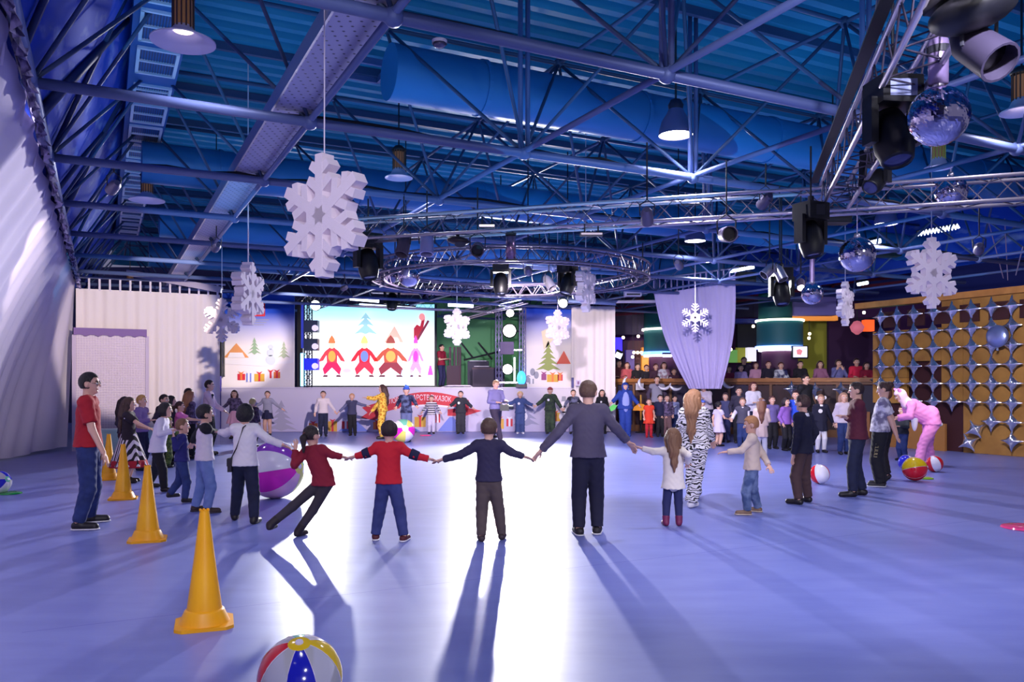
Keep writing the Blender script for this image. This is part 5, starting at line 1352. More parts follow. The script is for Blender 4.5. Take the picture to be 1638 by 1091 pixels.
        if st_ == 'long':
            ln = hair[2] if len(hair) > 2 else .16
            bk = hp(0, -.85, -.1)
            e1 = C + Vector((0, -.075 * H, -.02 * H)); e2 = e1 + Vector((lx * -.3 * H, -.02 * H, -ln * H))
            lp = [cap(bk, e1, .062 * H, .060 * H, fl=(A3((0, 1, 0)), 1.3)), (cap(e1, e1.lerp(e2, .6), .048 * H, .040 * H, fl=(A3((0, 1, 0)), 1.4)), .02), (cap(e1.lerp(e2, .6), e2, .038 * H, .012 * H, fl=(A3((0, 1, 0)), 1.4)), .02)]
            for s in (-1, 1): lp.append((cap(hp(s * .95, -.25, -.1), C + Vector((s * .055 * H, -.03 * H, -.03 * H)), .028 * H, .022 * H), .02))
            sobj('long_hair', lp, h, hcol, root, post=lambda Pt, D: D + .006 * np.sin(Pt[..., 0] * 150 + 2.2 * np.sin(Pt[..., 2] * 26)))
        elif st_ == 'pony':
            ln = hair[2] if len(hair) > 2 else .14
            k0 = hp(0, -1.0, .12); k1 = k0 + Vector((0, -.03 * H, -.03 * H)); k2 = k1 + Vector((.01 * H, -.012 * H, -ln * H))
            sobj('ponytail', [cap(k0, k1, .022 * H, .03 * H), cap(k1, k2, .03 * H, .012 * H)], h, hcol, root, k=.02)
            MB().lathe([(.014 * H, -.006), (.025 * H, -.006), (.025 * H, .006), (.014 * H, .006)], k0, (0, -1, -.4), 10).obj('hair_tie', LIPS, root)
        elif st_ == 'bun':
            sobj('hair_bun', [ell3(hp(0, -1.05, .45), (.035 * H,) * 3)], h, hcol, root)
    # garments
    def wrinkle(a=.0035, fq=48):
        return lambda Pt, D: D + a * np.sin(Pt[..., 2] * fq * 1.7 + 3 * np.sin(Pt[..., 0] * fq * .5)) * np.sin(Pt[..., 0] * fq + Pt[..., 1] * fq * .8)
    def torso(i, hem, w=1.0):
        e = P + up * hem * H
        return [(cap(Sh[-1], Sh[1], .045 * H + i, fl=(A3((0, 1, 0)), 1.08)), .03),
                (cap(Csh - sp * .072 * H, e + up * .07 * H, .093 * H * fat * w + i, .089 * H * fat * w + i, fl=(A3((0, 1, 0)), 1.34)), .03),
                (cap(e + up * .11 * H, e, .090 * H * fat * w + i, .107 * H * fat * w + i * 2.2, 0, 1, (A3((0, 1, 0)), 1.30)), .02)] + [(cap(C, Sh[s], .030 * H + i, .038 * H + i), .03) for s in (-1, 1)]
    def sleeves(i, fr_=1.0, loose=1.0):
        o = []
        for s in (-1, 1):
            if fr_ > .5:
                we = El[s].lerp(Wr[s], (fr_ - .5) * 2)
                o += [(cap(Sh[s], El[s], .036 * H * loose + i, .030 * H * loose + i), .025), (cap(El[s], we, .030 * H * loose + i, .024 * H * loose + i, 0, 1), .012)]
            else: o.append((cap(Sh[s], Sh[s].lerp(El[s], fr_ * 2), .039 * H * loose + i, .038 * H * loose + i, 0, 1), .025))
        return o
    def collar(i=.006): return [(cap(C - sp * .02 * H, C + sp * .022 * H, .047 * H + i, .044 * H + i, 0, 1), .008)]
    def legs(i, w=1.0, end=.98, flare=1.0):
        o = [(cap(Hp[-1] + up * .02 * H, Hp[1] + up * .02 * H, .054 * H * fat + i, fl=(A3((0, 1, 0)), .92)), .03),
             (cap(P + up * .02 * H, P + up * .075 * H, .084 * H * fat + i, .082 * H * fat + i, 0, 1, (A3((0, 1, 0)), 1.25)), .02)]
        for s in (-1, 1):
            e = Kn[s].lerp(An[s], end)
            o += [(cap(Hp[s], Kn[s], .0535 * H * fat * w + i, .042 * H * w + i), .02), (cap(Kn[s], e, .043 * H * w + i, .033 * H * w * flare + i, 0, 1), .015)]
        return o
    i = .004 + .25 * h
    kind, tm_ = top[0], top[1]
    if kind in ('sweater', 'shirt', 'long'):
        sobj('sweater' if kind == 'sweater' else 'shirt', torso(i, top[2] if len(top) > 2 else .015, top[3] if len(top) > 3 else 1) + sleeves(i, .98) + (collar() if kind != 'long' else []), h, tm_, root, post=wrinkle())
    elif kind in ('tee', 'polo'):
        sobj('shirt', torso(i, .01) + sleeves(i, .38, 1.06) + (collar() if kind == 'polo' else []), h, tm_, root, post=wrinkle())
    elif kind == 'raglan':
        sobj('shirt', torso(i, .0), h, tm_, root, post=wrinkle())
        sobj('sleeves', sleeves(i * 1.3, .9) + [(cap(Sh[-1], Sh[1], .05 * H + i, fl=(A3((0, 1, 0)), 1.05)), .02)], h, top[2], root, post=wrinkle())
    elif kind == 'vest':
        sobj('shirt', sleeves(i, .98) + collar() + torso(i * .6, .02)[:1], h, top[2], root, post=wrinkle())
        sobj('vest', torso(i * 1.5, .01), h, tm_, root, post=wrinkle())
    elif kind in ('dress', 'sundress'):
        hemz = top[2]
        sobj('dress', torso(i, .06) + sleeves(i, top[3] if len(top) > 3 else .3, 1.15) + [(cap(P + up * .13 * H, Vector((0, 0, hemz * H)), .078 * H + i, (top[4] if len(top) > 4 else .15) * H, 0, 1, None, 9), .03)], h, tm_, root)
    elif kind == 'onesie':
        lo_ = 1.12
        pr = torso(i + .008, .0, 1.05) + sleeves(i + .004, .98, 1.15) + legs(i + .004, 1.18, 1.0, 1.25) + collar(.012)
        sobj('onesie', pr, h, tm_, root, k=.03, post=wrinkle(.006, 34))
        if len(top) > 2 and top[2] == 'hood':
            def hcarve(Pt, D):
                q = (Pt - A3(hc)) @ HR
                return np.maximum(D, np.minimum(q[..., 1] / rd - .45, .55 - np.abs(q[..., 2] / rh + .1)) * rd)
            sobj('hood', [ell3(hp(0, -.12, .08), (rw * 1.32, rd * 1.22, rh * 1.18), HR), (cap(hp(0, -.3, -.7), C, .055 * H, .07 * H), .03)], h, top[3] if len(top) > 3 else tm_, root, post=hcarve)
    if kind == 'apron_top':
        pass
    bk, bm = bot[0], bot[1]
    if kind != 'onesie':
        if bk == 'trousers': sobj('trousers', legs(i * .8, 1.1), h, bm, root, post=wrinkle(.003, 40))
        elif bk == 'wide': sobj('trousers', legs(i, 1.2, 1.03, 1.35), h, bm, root, post=wrinkle(.004, 40))
        elif bk == 'leggings': sobj('leggings', legs(i * .5, .97), h, bm, root)
        elif bk in ('skirt', 'tutu'):
            sobj('skirt', [cap(P + up * .085 * H, Vector((0, 0, bot[2] * H)), .08 * H + i, bot[3] * H, 1, 1, None, 11)], h, bm, root)
            if len(bot) > 4: sobj('tights', legs(i * .5, .95)[2:], h, bot[4], root)
        elif bk == 'tights': sobj('tights', legs(i * .5, .95)[2:], h, bm, root)
    # shoes
    for s in (-1, 1):
        tw = Vector((s * .18, 1, 0)).normalized(); z_ = ft[s].z
        sp_ = [cap(ft[s] + tw * -.024 * H + up * .027 * H, ft[s] + tw * .088 * H + up * .021 * H, .029 * H, .026 * H), (cap(An[s], ft[s] + up * .035 * H, .030 * H, .032 * H, 1), .015)]
        if boot: sp_.append((cap(An[s].lerp(Kn[s], boot), An[s], .040 * H, .036 * H, 1), .012))
        pst = (lambda Pt, D, z_=z_: np.maximum(D, z_ + (.004 if not sole else .018) - Pt[..., 2]))
        so = sobj('shoe' if not boot else 'boot', sp_, h * .85, shoe, root, post=pst)
        if sole:
            sobj('sole', [cap(ft[s] + tw * -.026 * H + up * .014, ft[s] + tw * .092 * H + up * .014, .031 * H, .028 * H)], h * .7, sole, so,
                 post=lambda Pt, D, z_=z_: np.maximum(np.maximum(D, z_ + .003 - Pt[..., 2]), Pt[..., 2] - z_ - .020))
    for e in extra: e(root, dict(P=P, C=C, H=H, h=h, hp=hp, hc=hc, Sh=Sh, Wr=Wr, El=El, Hd=Hd, Hp=Hp, Kn=Kn, An=An, ft=ft, up=up, tg=tg, HR=HR, rw=rw, rd=rd, rh=rh, loc=loc, org=org, sp=sp))
    return root
# ------------------------------------------------------------------ people
WHITEC = cloth((232, 226, 232)); CREAM = cloth((226, 214, 204)); GREYC = cloth((150, 146, 166)); REDP = cloth((168, 22, 40)); MAROON = cloth((140, 26, 50))
DBR = (38, 24, 24); BLK_ = (16, 12, 16); LBR = (126, 88, 62); BLD = (196, 156, 100); MBR = (74, 48, 38); GING = (196, 136, 88)
WSOLE = mat((225, 220, 225), .6, name='white_sole')
def glasses(root, k):
    m = MB(); hp = k['hp']
    for s in (-1, 1):
        m.path([hp(s * .40 + .26 * math.cos(a), 1.0 - abs(s * .4) * .18, .01 + .2 * math.sin(a)) for a in [i * PI / 5 for i in range(10)]], .0035, 5, closed=True)
        m.tube(hp(s * .66, .84, .03), hp(s * 1.04, -.05, .03), .003, n=5)
    m.tube(hp(-.14, 1.02, .03), hp(.14, 1.02, .03), .003, n=5)
    m.obj('glasses', BLACK, root)
def bag(root, k):
    H, C, P = k['H'], k['C'], k['P']
    p = P + Vector((-.115 * H, -.01, .0)); s0 = k['Sh'][1] + Vector((-.05 * H, 0, .05 * H))
    pts = [s0 + Vector((0, .06 * H, -.02 * H)), s0, s0 + Vector((-.03 * H, -.065 * H, -.03 * H)), C.lerp(P, .55) + Vector((-.05 * H, -.085 * H, 0)), p + Vector((0, -.03, .06))]
    b_ = MB().box(p, (.05, .14, .17)).obj('shoulder_bag', mat((30, 26, 40), .5), root)
    MB().box(p + Vector((-.028, 0, .03)), (.012, .13, .09)).obj('flap', mat((22, 20, 32), .5), b_)
    MB().path(pts, .008, 6).obj('bag_strap', mat((36, 24, 30), .6), root)
def tail(col, ln, up_=0):
    def fn(root, k):
        P, H = k['P'], k['H']; a = P + Vector((0, -.09 * H, .02 * H))
        if ln == 0: sobj('pompom_tail', [ell3(a + Vector((0, -.02 * H, -.02 * H)), (.026 * H,) * 3)], k['h'], col, root)
        else: sobj('tail', [cap(a, a + Vector((0, -.06 * H, -.1 * H)), .02 * H, .022 * H), cap(a + Vector((0, -.06 * H, -.1 * H)), a + Vector((0, -.08 * H, -.3 * H)), .022 * H, .026 * H)], k['h'], col, root)
    return fn
def belly(col):
    def fn(root, k):
        H, P, C = k['H'], k['P'], k['C']
        sobj('belly_panel', [ell3(P.lerp(C, .42) + Vector((0, .075 * H, 0)), (.07 * H, .035 * H, .19 * H))], k['h'], col, root)
    return fn
def hat(col, hgt, brim=0, tip=None):
    def fn(root, k):
        hp, h = k['hp'], k['h']
        o = sobj('hat', [ell3(hp(0, -.08, .32), (k['rw'] * 1.2, k['rd'] * 1.15, k['rh'] * .78), k['HR'])], h, col, root,
             post=lambda Pt, D: np.maximum(D, k['rh'] * .28 - ((Pt - A3(k['hc'])) @ k['HR'])[..., 2]))
        if hgt: sobj('hat_crown', [cap(hp(0, -.1, .9), hp(.3, -.2, .9 + hgt), .05 * k['H'], .012), cap(hp(-.3, -.1, .9), hp(-.7, -.2, .8 + hgt * .8), .04 * k['H'], .012)], h, tip or col, root)
    return fn
def sashcollar(col, name='white_collar'):
    def fn(root, k):
        sobj(name, [cap(k['C'] - k['sp'] * .012 * k['H'], k['C'] + k['sp'] * .02 * k['H'], .056 * k['H'], .046 * k['H'], 1, 1)], k['h'] * .8, col, root)
    return fn
def badge(col, r=.03, dy=.108):
    def fn(root, k):
        H = k['H']; p = k['C'] + Vector((.035 * H, dy * H, -.09 * H))
        MB().lathe([(0, .0), (r * H, 0), (r * H, -.01), (0, -.012)], p, (0, -1, 0), 14).obj('round_badge', col, root)
    return fn
def bows(root, k):
    for s in (-1, 1):
        sobj('hair_bow', [ell3(k['hp'](s * 1.2, -.1, .35), (.03 * k['H'], .02 * k['H'], .035 * k['H']))], k['h'], WHITEC, root)
def waistprint(root, k):
    K, Hh, H = k['Kn'][-1], k['Hp'][-1], k['H']
    m = MB(); gold = mat((196, 180, 130), .6)
    for i in range(5):
        p = Hh.lerp(K, .25 + i * .13) + Vector((-.062 * H, 0, 0)); q = Hh.lerp(K, .25 + i * .13 + .09) + Vector((-.060 * H, 0, 0))
        m.path([p + Vector((0, -.02, 0)), p + Vector((0, .03, 0)), q + Vector((0, .03, 0)), q + Vector((0, -.02, 0))], .005, 5)
    m.obj('gold_leg_print', gold, root)
TIGER = mat((24, 18, 26), .85, pat='tiger', col2=(232, 226, 230), scale=7.5, bump=.3, bscale=14, name='tiger_cloth', stretch=(.9, .9, 1))
GIRAFFE = mat((246, 206, 84), .85, pat='giraffe', col2=(206, 134, 36), scale=11, name='giraffe_cloth')
STRIPE = mat((34, 30, 48), .85, pat='stripe', col2=(222, 216, 230), scale=4.2, name='striped_cloth')
SKSTR = mat((34, 24, 34), .85, pat='stripex', col2=(214, 200, 212), scale=9, name='striped_skirt', stretch=(1, 1, 0))
PATT = mat((120, 112, 140), .85, pat='noise', col2=(222, 216, 228), scale=9, name='speckled_knit')
PATD = mat((58, 46, 74), .85, pat='noise', col2=(110, 92, 128), scale=14, name='dark_print')
CAMO = mat((40, 52, 46), .85, pat='noise', col2=(58, 74, 52), scale=8, name='dark_green_cloth')
GSEQ = mat((52, 78, 34), .7, pat='noise', col2=(104, 120, 50), scale=24, name='green_sequins')
PINK = cloth((246, 150, 214)); PPINK = cloth((250, 214, 226)); BLUEO = cloth((34, 62, 150)); LTBLUE = cloth((150, 160, 226))

# front ring, left to right
person('man in red polo shirt and glasses standing left of the yellow cones', 141, 846, 598, 72, [(170, 737, -.2), (165, 735, .26)], ('short', (22, 16, 18)), ('polo', REDP), ('trousers', JEANS), BOOT, [(128, 848), (146, 836)], turn=8, extra=(glasses,), sole=WSOLE)
person('girl with long brown hair in a black and white striped skirt behind the third cone', 206, 772, 637, 78, [(243, 688, -.22), (246, 690, .2)], ('long', MBR, .2), ('tee', cloth((36, 22, 34))), ('skirt', SKSTR, .20, .21), BOOT, female=True,
       extra=(lambda r, k: sobj('puff_sleeves', [ell3(k['Sh'][s] + Vector((s * .01, 0, -.02)), (.062, .062, .058)) for s in (-1, 1)], k['h'], WHITEC, r), lambda r, k: sobj('red_hem', [cap((0, 0, .27 * k['H']), (0, 0, .185 * k['H']), .196 * k['H'], .212 * k['H'], 1, 1, None, 11)], k['h'], REDP, r)))
person('child with black bob hair in a loose white blouse behind the cones', 252, 788, 645, 82, [(283, 692, -.2), (285, 694, .2)], ('bob', (24, 14, 18)), ('shirt', cloth((214, 208, 226)), -.04, 1.08), ('trousers', BLK), BOOT, [(240, 780), (264, 787)], lean=(0, .06), female=True)
person('small boy in a blue sweater stepping behind the white blouse child', 291, 803, 671, 62, [(271, 697, -.25), (320, 712, .35)], ('short', LBR), ('sweater', cloth((34, 34, 106))), ('trousers', JEANS), BOOT, [(273, 797, .05, .1), (297, 804)], boot=.25, turn=15)
person('child with dark curly hair in a white shirt with black shoulders', 327, 820, 650, 58, [(352, 692, .25), (304, 714, .3)], ('curly', (24, 16, 20)), ('raglan', cloth((218, 208, 222)), BLK), ('trousers', LJEANS), mat((52, 36, 38), .6), [(314, 818), (333, 821)], boot=.2, sole=mat((60, 50, 60), .6))
person('woman with black bob hair in a white sweater with a shoulder bag', 392, 837, 648, -4, [(348, 692, .38), (461, 717)], ('bob', (14, 12, 18)), ('long', WHITEC, -.01), ('trousers', DJEANS), BOOT, [(376, 832), (407, 838)], boot=.35, female=True, extra=(bag,))
person('girl in a maroon sweater kicking one leg back', 517, 858, 680, 18, [(463, 716), (557, 734)], ('pony', DBR, .12), ('long', MAROON, -.02), ('leggings', cloth((60, 52, 60))), mat((40, 28, 34), .6), [(433, 852, .09, -.1), (478, 858)], lean=(-.10, .0), boot=.35, female=True, H=1.24, turn=22)
person('boy in a bright red sweater and blue jeans seen from behind', 622, 866, 675, 3, [(558, 734), (696, 738)], ('short', (44, 26, 26)), ('long', cloth((206, 26, 46)), .0), ('trousers', cloth((62, 70, 128), pat='soft', col2=(44, 52, 104), scale=7)), mat((84, 24, 36), .6), [(601, 864), (646, 866)], turn=-15, sole=WSOLE, extra=(
       lambda r, k: sobj('navy_sleeve_bands', [cap(k['El'][s].lerp(k['Sh'][s], .28), k['El'][s].lerp(k['Wr'][s], .30), .047 * k['H'], .041 * k['H'], 1, 1) for s in (-1, 1)], k['h'], NAVYC, r),))
person('boy in a plain navy jumper and brown trousers in the bright glare', 782, 866, 671, 0, [(698, 739), (848, 735)], ('short', (84, 58, 46)), ('long', cloth((44, 38, 70)), .01), ('trousers', cloth((84, 70, 68))), mat((58, 44, 48), .6), [(770, 866), (803, 863)])
person('tall young man in a grey sweatshirt holding two hands, seen from behind', 941, 856, 611, 2, [(857, 731), (1013, 717)], ('short', (104, 76, 60)), ('long', cloth((86, 78, 100)), -.005, 1.06), ('trousers', cloth((30, 28, 52))), mat((38, 32, 36), .6), [(926, 856), (955, 854)], turn=14, sole=WSOLE)
person('little girl with a long light ponytail, white sweater and burgundy boots', 1077, 841, 687, 6, [(1018, 716), (1104, 748, -.08)], ('long', LBR, .2), ('long', CREAM, -.09, 1.1), ('leggings', cloth((34, 38, 84))), mat((110, 24, 72), .6), [(1065, 841), (1086, 841)], boot=.3, female=True, turn=12)
person('woman in a white and black tiger striped onesie', 1110, 812, 625, 28, [(1080, 722, .3), (1141, 712, .25)], ('long', (150, 106, 74), .24), ('onesie', TIGER), shoe=WHITEC, feet=[(1106, 812), (1114, 796)], female=True, turn=25, fat=1.12, extra=(tail(TIGER, 1),))
person('ginger boy in a beige sweater stretching one arm to the left', 1203, 824, 667, -72, [(1155, 727, -.05), (1234, 752, -.15)], ('short', GING), ('long', cloth((206, 184, 170)), -.02), ('trousers', cloth((66, 84, 124), pat='noise', col2=(110, 126, 160), scale=6)), mat((120, 92, 74), .6), [(1194, 824), (1211, 819)], sole=mat((190, 170, 150), .6), turn=-6, nod=10)
person('boy in a navy jumper and brown corduroy trousers watching, seen from behind', 1285, 806, 633, -42, [(1268, 737, -.1), (1294, 722, .2)], ('short', (70, 46, 42)), ('long', cloth((22, 22, 48)), -.03), ('trousers', BROWN), BOOT, [(1276, 807), (1291, 803)], extra=(sashcollar(WHITEC),))
person('tall teenager in a maroon sweater with folded arms', 1371, 793, 613, -78, 'fold', ('short', (44, 24, 26)), ('long', cloth((84, 22, 44)), -.01), ('trousers', DJEANS), BOOT, [(1362, 795), (1378, 792)], nod=4, fat=1.08)
person('woman in a grey speckled knit top and black gold-printed trousers', 1408, 778, 612, -62, [(1436, 703, -.12), (1437, 700, .12)], ('bun', (64, 40, 36)), ('tee', PATT), ('wide', BLK), mat((44, 40, 44), .6), female=True, nod=12, lean=(0, -.03), fat=1.06, extra=(waistprint,), sole=WSOLE)
person('person in dark clothes with reddish brown hair behind the knit top woman', 1417, 766, 619, -60, 'down', ('bob', (110, 60, 34)), ('long', cloth((44, 24, 34))), ('trousers', BLK), female=True)
person('person in a pink piglet onesie bending forward', 1489, 747, 655, -84, [(1430, 672, -.2), (1433, 676, .2)], ('short', BLK_), ('onesie', PINK, 'hood', PPINK), shoe=PINK, lean=(0, .27), H=1.72, nod=25, fat=1.15, feet=[(1468, 750), (1488, 744)], extra=(tail(WHITEC, 0), belly(WHITEC), lambda r, k: [sobj('animal_ear', [cap(k['hp'](s * .9, -.1, .95), k['hp'](s * 1.25, .1, 1.35), .04, .02)], k['h'], PINK, r) for s in (-1, 1)]))
person('child in dark top and blue jeans in front of the bending pink costume', 1444, 737, 650, -115, 'front', ('short', MBR), ('long', cloth((40, 44, 54))), ('trousers', JEANS))
# left cluster at the back
person('dark haired child half hidden behind the striped skirt girl', 199, 752, 636, 85, 'down', ('long', (50, 32, 32), .15), ('long', cloth((52, 44, 66))), ('wide', cloth((70, 24, 40))), female=True)
person('blond child in a purple top pointing, next to the long haired girl', 226, 752, 633, 95, [(246, 676, -.2), (238, 668, .2)], ('short', (200, 150, 84)), ('long', cloth((126, 100, 158))), ('trousers', NAVYC))
person('dark haired boy in a dark jacket over a white shirt', 262, 744, 632, 105, 'down', ('short', (34, 20, 22)), ('vest', cloth((36, 24, 38)), cloth((60, 46, 66))), ('trousers', BLK), extra=(sashcollar(WHITEC),))
person('girl with long dark hair standing behind the dark jacket boy', 273, 738, 634, 60, 'down', ('long', (34, 20, 24), .2), ('long', cloth((40, 26, 42))), ('trousers', BLK), female=True)
person('girl in a bright pink top among the group near the back curtain', 287, 742, 643, 75, 'ahead', ('pony', (66, 34, 34), .08), ('tee', cloth((236, 120, 190))), ('trousers', BLK), female=True)
person('woman with long reddish blond hair in a grey patterned top', 303, 734, 626, 40, 'down', ('long', (170, 112, 78), .14), ('long', PATD), ('trousers', BLK), female=True)
person('small dark haired head peeking over the reddish blond woman', 301, 728, 622, 60, 'down', ('short', (50, 28, 30)), ('long', cloth((60, 44, 70))), ('trousers', BLK))
person('man in a pale pink shirt holding a hand to his mouth by the backdrop', 334, 728, 609, 80, [(340, 636, -.12), (363, 662, .2)], ('short', (40, 24, 22)), ('shirt', cloth((236, 204, 220))), ('trousers', BLK))
person('child crouching in a green sequinned costume behind the blue sweater boy', 268, 748, 668, 70, 'ahead', ('short', MBR), ('onesie', GSEQ, 'hood', cloth((170, 170, 84))), female=True)
# row along the stage front
person('girl with a pink tutu at the left end of the row by the stage', 375, 702, 625, 172, [(353, 656), (394, 652)], ('long', (70, 40, 40), .05), ('long', PATD), ('tutu', cloth((240, 176, 196)), .32, .16, SKIN), female=True)
person('blond child in a dark patterned coat behind the white sweater woman', 404, 715, 638, 10, 'down', ('short', (210, 186, 120)), ('long', mat((92, 70, 96), .85, pat='noise', col2=(40, 30, 50), scale=12)), ('trousers', BLK), female=True)
person('girl in a grey top and short dark skirt with arms spread by the stage', 428, 697, 626, 178, [(407, 652), (454, 656)], ('pony', (76, 50, 48), .05), ('long', GREYC), ('skirt', NAVYC, .38, .13, SKIN2), female=True)
person('boy in a white shirt and dark jeans leading the line by the stage', 517, 698, 626, 170, [(503, 664), (538, 661)], ('short', (60, 34, 36)), ('shirt', cloth((222, 206, 210))), ('trousers', DJEANS))
person('fair haired boy in a grey sweatshirt and dark waistcoat by the stage', 563, 697, 630, 176, [(540, 661), (590, 650)], ('short', (206, 150, 110)), ('vest', cloth((62, 60, 92)), cloth((104, 104, 140))), ('trousers', BLK), feet=[(561, 697), (568, 697)])
person('woman in a yellow giraffe onesie dancing before the stage', 612, 702, 616, -95, [(582, 637, -.1), (592, 662, .3)], ('long', (70, 40, 36), .2), ('onesie', GIRAFFE), shoe=BOOT, female=True)
person('boy with a tall blue jester hat and dark patterned jumper', 650, 706, 619, 178, [(632, 655), (669, 653)], ('short', (60, 40, 40)), ('long', mat((30, 30, 66), .85, pat='noise', col2=(90, 100, 140), scale=7)), ('trousers', cloth((96, 104, 150))), extra=(hat(cloth((52, 84, 190)), .7, tip=cloth((70, 120, 220))),))
person('small child in a black and white striped jersey by the stage', 690, 694, 633, 175, 'low', ('short', (84, 44, 52)), ('long', STRIPE), ('trousers', cloth((206, 196, 224))))
person('boy in a dark jumpsuit with a white chest badge by the stage', 737, 694, 626, 182, [(717, 652), (758, 654)], ('short', (50, 36, 46)), ('onesie', cloth((44, 44, 54))), extra=(badge(WHITEC, .03, .10),))
person('cameraman in a grey violet shirt walking in front of the stage', 793, 707, 609, 150, [(797, 648, -.25), (812, 645, -.2)], ('short', (170, 130, 100)), ('shirt', cloth((120, 112, 160))), ('trousers', cloth((52, 40, 62))), feet=[(788, 700), (801, 708)], nod=20)
person('fair child in blue denim overalls with arms spread wide', 832, 694, 627, 178, [(808, 648), (856, 650)], ('curly', (226, 190, 140)), ('onesie', cloth((62, 78, 130))), shoe=WHITEC, extra=(badge(WHITEC, .03, .10),))
person('boy in a dark green overall and red cap in the row by the stage', 880, 694, 620, 184, [(855, 651), (900, 656)], ('short', (150, 80, 80)), ('onesie', CAMO), extra=(hat(cloth((150, 60, 74)), 0), badge(WHITEC, .026, .10)))
person('child in a black printed top right of the green overall boy', 917, 694, 624, 180, [(901, 656), (937, 652)], ('short', (60, 40, 44)), ('long', mat((28, 26, 42), .85, pat='noise', col2=(120, 120, 150), scale=5)), ('trousers', cloth((120, 120, 160))))
person('girl with very long black hair in a black top by the right curtain', 963, 694, 624, 178, 'down', ('long', (36, 24, 32), .14), ('long', BLK), ('trousers', BLK), female=True, extra=(badge(WHITEC, .022, .10),))
person('person in a blue shark onesie with a pale belly near the bar', 1000, 698, 613, 178, [(976, 647), (1024, 650)], ('none', BLK_), ('onesie', BLUEO, 'hood'), shoe=BLUEO, fat=1.2, extra=(belly(LTBLUE),))
person('girl in an orange-red dress and red tights near the bar', 1038, 700, 638, 182, 'down', ('short', (70, 44, 40)), ('dress', cloth((226, 62, 36)), .36, .2, .15), ('tights', cloth((190, 30, 50))), shoe=REDP, female=True)
person('adult in a grey waistcoat standing behind the orange-red dress', 1051, 693, 602, 182, 'down', ('short', (60, 36, 40)), ('vest', GREYC, cloth((80, 66, 90))), ('trousers', BLK))
person('child in a dark suit right of the orange-red dress', 1056, 699, 632, 178, 'down', ('short', (50, 34, 40)), ('long', NAVYC), ('trousers', BLK))
person('child with a white necklace in a dark patterned coat and brown trousers', 1067, 699, 632, 180, 'down', ('short', (44, 30, 44)), ('long', PATD), ('trousers', cloth((110, 80, 84))), extra=(sashcollar(WHITEC),))
person('child in a pale blue jacket and jeans behind the tiger onesie', 1079, 694, 633, 160, 'down', ('short', (40, 28, 44)), ('long', cloth((150, 156, 206))), ('trousers', JEANS))
person('adult with black hair in a white jacket stooping behind the tiger onesie', 1131, 704, 612, -140, 'ahead', ('short', (18, 16, 26)), ('long', cloth((206, 190, 206))), ('trousers', NAVYC), lean=(0, .1), nod=20)
person('small child with a blue cap right beside the tiger onesie shoulder', 1123, 712, 640, 200, 'down', ('short', BLK_), ('long', cloth((120, 100, 160))), ('trousers', NAVYC), extra=(hat(cloth((86, 108, 214)), 0),))
person('small girl in a white dress holding a hand to the right', 1149, 714, 643, 60, [(1168, 673, 0), (1140, 680, -.1)], ('bun', (30, 18, 26)), ('sundress', cloth((214, 200, 230)), .32, .25, .16), ('tights', SKIN), female=True)
person('girl in a dark blue dress behind the small white dress girl', 1161, 708, 629, 215, 'down', ('long', (60, 36, 40), .06), ('long', cloth((66, 66, 106))), ('trousers', cloth((30, 34, 80))), female=True)
person('boy in a white shirt with a dark waistcoat and jeans holding hands', 1188, 718, 637, -165, [(1169, 674, 0), (1196, 685, 0)], ('short', (110, 76, 60)), ('vest', cloth((70, 66, 86)), cloth((226, 216, 232))), ('trousers', JEANS))
person('dark haired boy in a black jacket behind the waistcoat boy', 1182, 709, 620, 185, 'down', ('short', (48, 32, 40)), ('long', cloth((50, 44, 66))), ('trousers', BLK))
person('woman with long red-brown hair and a white blouse in the crowd', 1205, 710, 612, 176, 'front', ('long', (90, 40, 40), .16), ('shirt', cloth((222, 214, 230))), ('trousers', NAVYC), female=True)
person('girl in a beige dress and plaid beret with white tights', 1218, 733, 638, 15, 'front', ('long', (120, 76, 56), .2), ('dress', cloth((226, 196, 184)), .36, .6, .11), ('tights', WHITEC), WHITEC, female=True, extra=(hat(mat((150, 140, 160), .85, pat='noise', col2=(70, 50, 60), scale=14), 0),))
person('boy in a violet-grey shirt and black trousers right of the plaid beret', 1235, 718, 634, 176, 'down', ('short', (80, 46, 44)), ('shirt', cloth((106, 92, 150))), ('trousers', BLK))
person('child in a purple top turning to the boy in blue', 1257, 721, 637, 150, 'down', ('bob', (40, 24, 32)), ('long', cloth((140, 92, 180))), ('trousers', BLK), female=True)
person('boy in a bright blue waistcoat over a white shirt', 1273, 720, 626, 205, 'down', ('short', (60, 34, 44)), ('vest', cloth((40, 76, 206)), WHITEC), ('trousers', NAVYC))
person('man in black with a red face looking up from the bar rail', 1288, 712, 600, 150, 'down', ('short', (40, 24, 28)), ('long', BLK), ('trousers', BLK))
person('girl in a navy school dress with white bows in her hair', 1313, 724, 632, 186, [(1336, 682, 0), (1298, 684, 0)], ('short', (150, 110, 90)), ('dress', cloth((20, 20, 46)), .38, .95, .12), ('tights', WHITEC), BOOT, female=True, extra=(sashcollar(WHITEC), bows, badge(WHITEC, .035, .105)))
person('girl with a light cardigan and blue jeans left of the maroon sweater', 1349, 727, 629, 178, [(1337, 682, 0), (1360, 684, 0)], ('long', (170, 130, 110), .1), ('long', cloth((206, 190, 206))), ('trousers', JEANS), female=True)
# on the stage
person('man in a dark red shirt standing on the stage beside the screen', 706, 617, 551, 120, 'front', ('short', (34, 22, 26)), ('tee', cloth((150, 24, 54))), ('trousers', cloth((40, 40, 84))), d=30.6, z0=1.6, H=1.62)
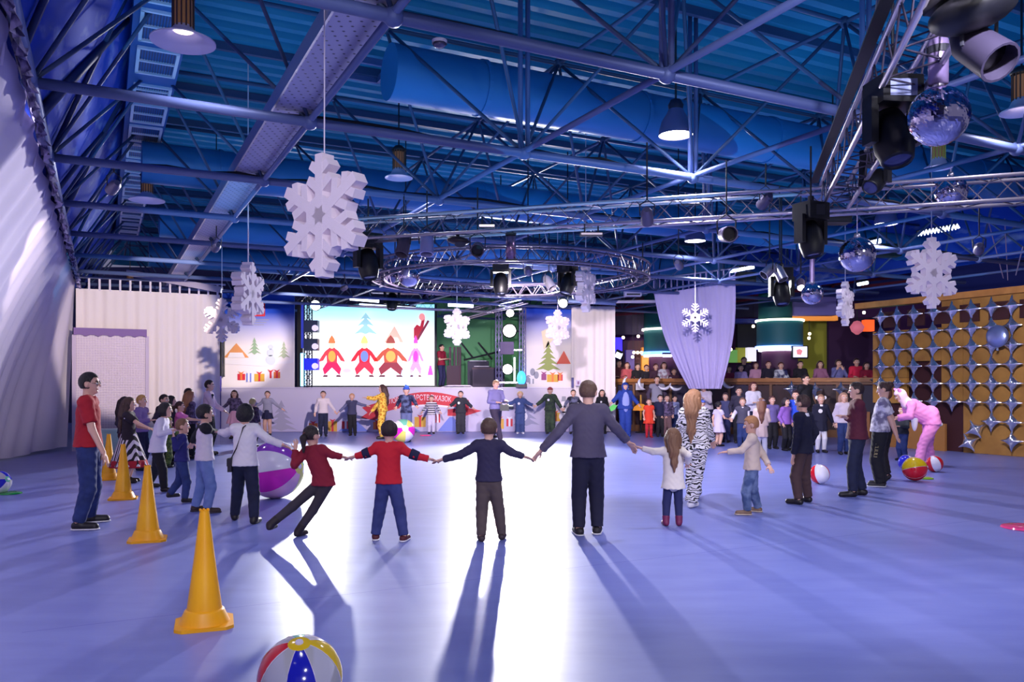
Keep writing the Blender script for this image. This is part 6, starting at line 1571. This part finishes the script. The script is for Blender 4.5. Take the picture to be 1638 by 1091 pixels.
# audience behind the rail
AUD = [(990, 'woman in a red-brown coat at the far left of the gallery', (90, 40, 50), 577, 'long'), (1003, 'woman in a pink-red blouse leaning on the left gallery rail', (196, 90, 100), 580, 'long'),
       (1020, 'man in a black jacket under the amber kiosk', (26, 22, 32), 582, 'short'), (1034, 'person in a dark jacket with an orange face right of the amber kiosk front', (30, 26, 40), 584, 'short'),
       (1049, 'dark haired person at the gallery left of the striped top woman', (70, 40, 60), 582, 'short'), (1062, 'woman in a striped top on the gallery left of the swag curtain', (150, 110, 130), 580, 'long'), (1078, 'child looking over the rail at the edge of the swag curtain', (90, 50, 70), 590, 'short'),
       (1166, 'person in a maroon top just right of the swag curtain', (130, 40, 80), 586, 'bob'), (1185, 'child in a pale violet top on the gallery rail', (150, 134, 190), 584, 'short'), (1190, 'standing man in dark clothes behind the pale violet child', (46, 30, 56), 572, 'short'),
       (1209, 'woman in a pink knit leaning on the rail left of the teal column', (206, 150, 180), 580, 'bob'), (1229, 'man in a dark shirt under the teal column', (34, 26, 50), 578, 'short'), (1249, 'person in a navy shirt with a pale print under the monitor', (40, 40, 90), 580, 'short'),
       (1280, 'person in black standing before the lime wall', (24, 20, 34), 578, 'short'), (1312, 'woman in a mauve top at the right edge of the lime wall', (150, 96, 130), 578, 'long'), (1341, 'person in a grey-blue jacket resting the chin on a hand', (104, 104, 160), 576, 'bob'),
       (1370, 'person in a bright crimson top on the right of the gallery', (206, 30, 70), 574, 'short'), (1386, 'person in a dark crimson top at the right end of the rail', (150, 26, 60), 580, 'long')]
for px, lb_, c, ty, hs in AUD:
    s = (px - 985) / 425.0; d_ = 30.6 - 4.6 * s + .55
    if px == 1190: d_ += .8
    Hq = 1.42; zt = EYE + (HY - ty) / F * d_
    person(lb_, px, 0, 0, 180 + (px - 1190) * .03, 'rest' if px not in (1341, 1190) else ('chin' if px == 1341 else 'down'), (hs, (52 + px % 5 * 9, 34, 36)), ('long', cloth(c) if px not in (1249, 1062) else mat(c, .85, pat='noise', col2=(214, 214, 226), scale=6)), ('trousers', BLK), d=d_, z0=.8, H=zt - .8, vox=.018, female=hs != 'short', group='audience along the gallery rail')
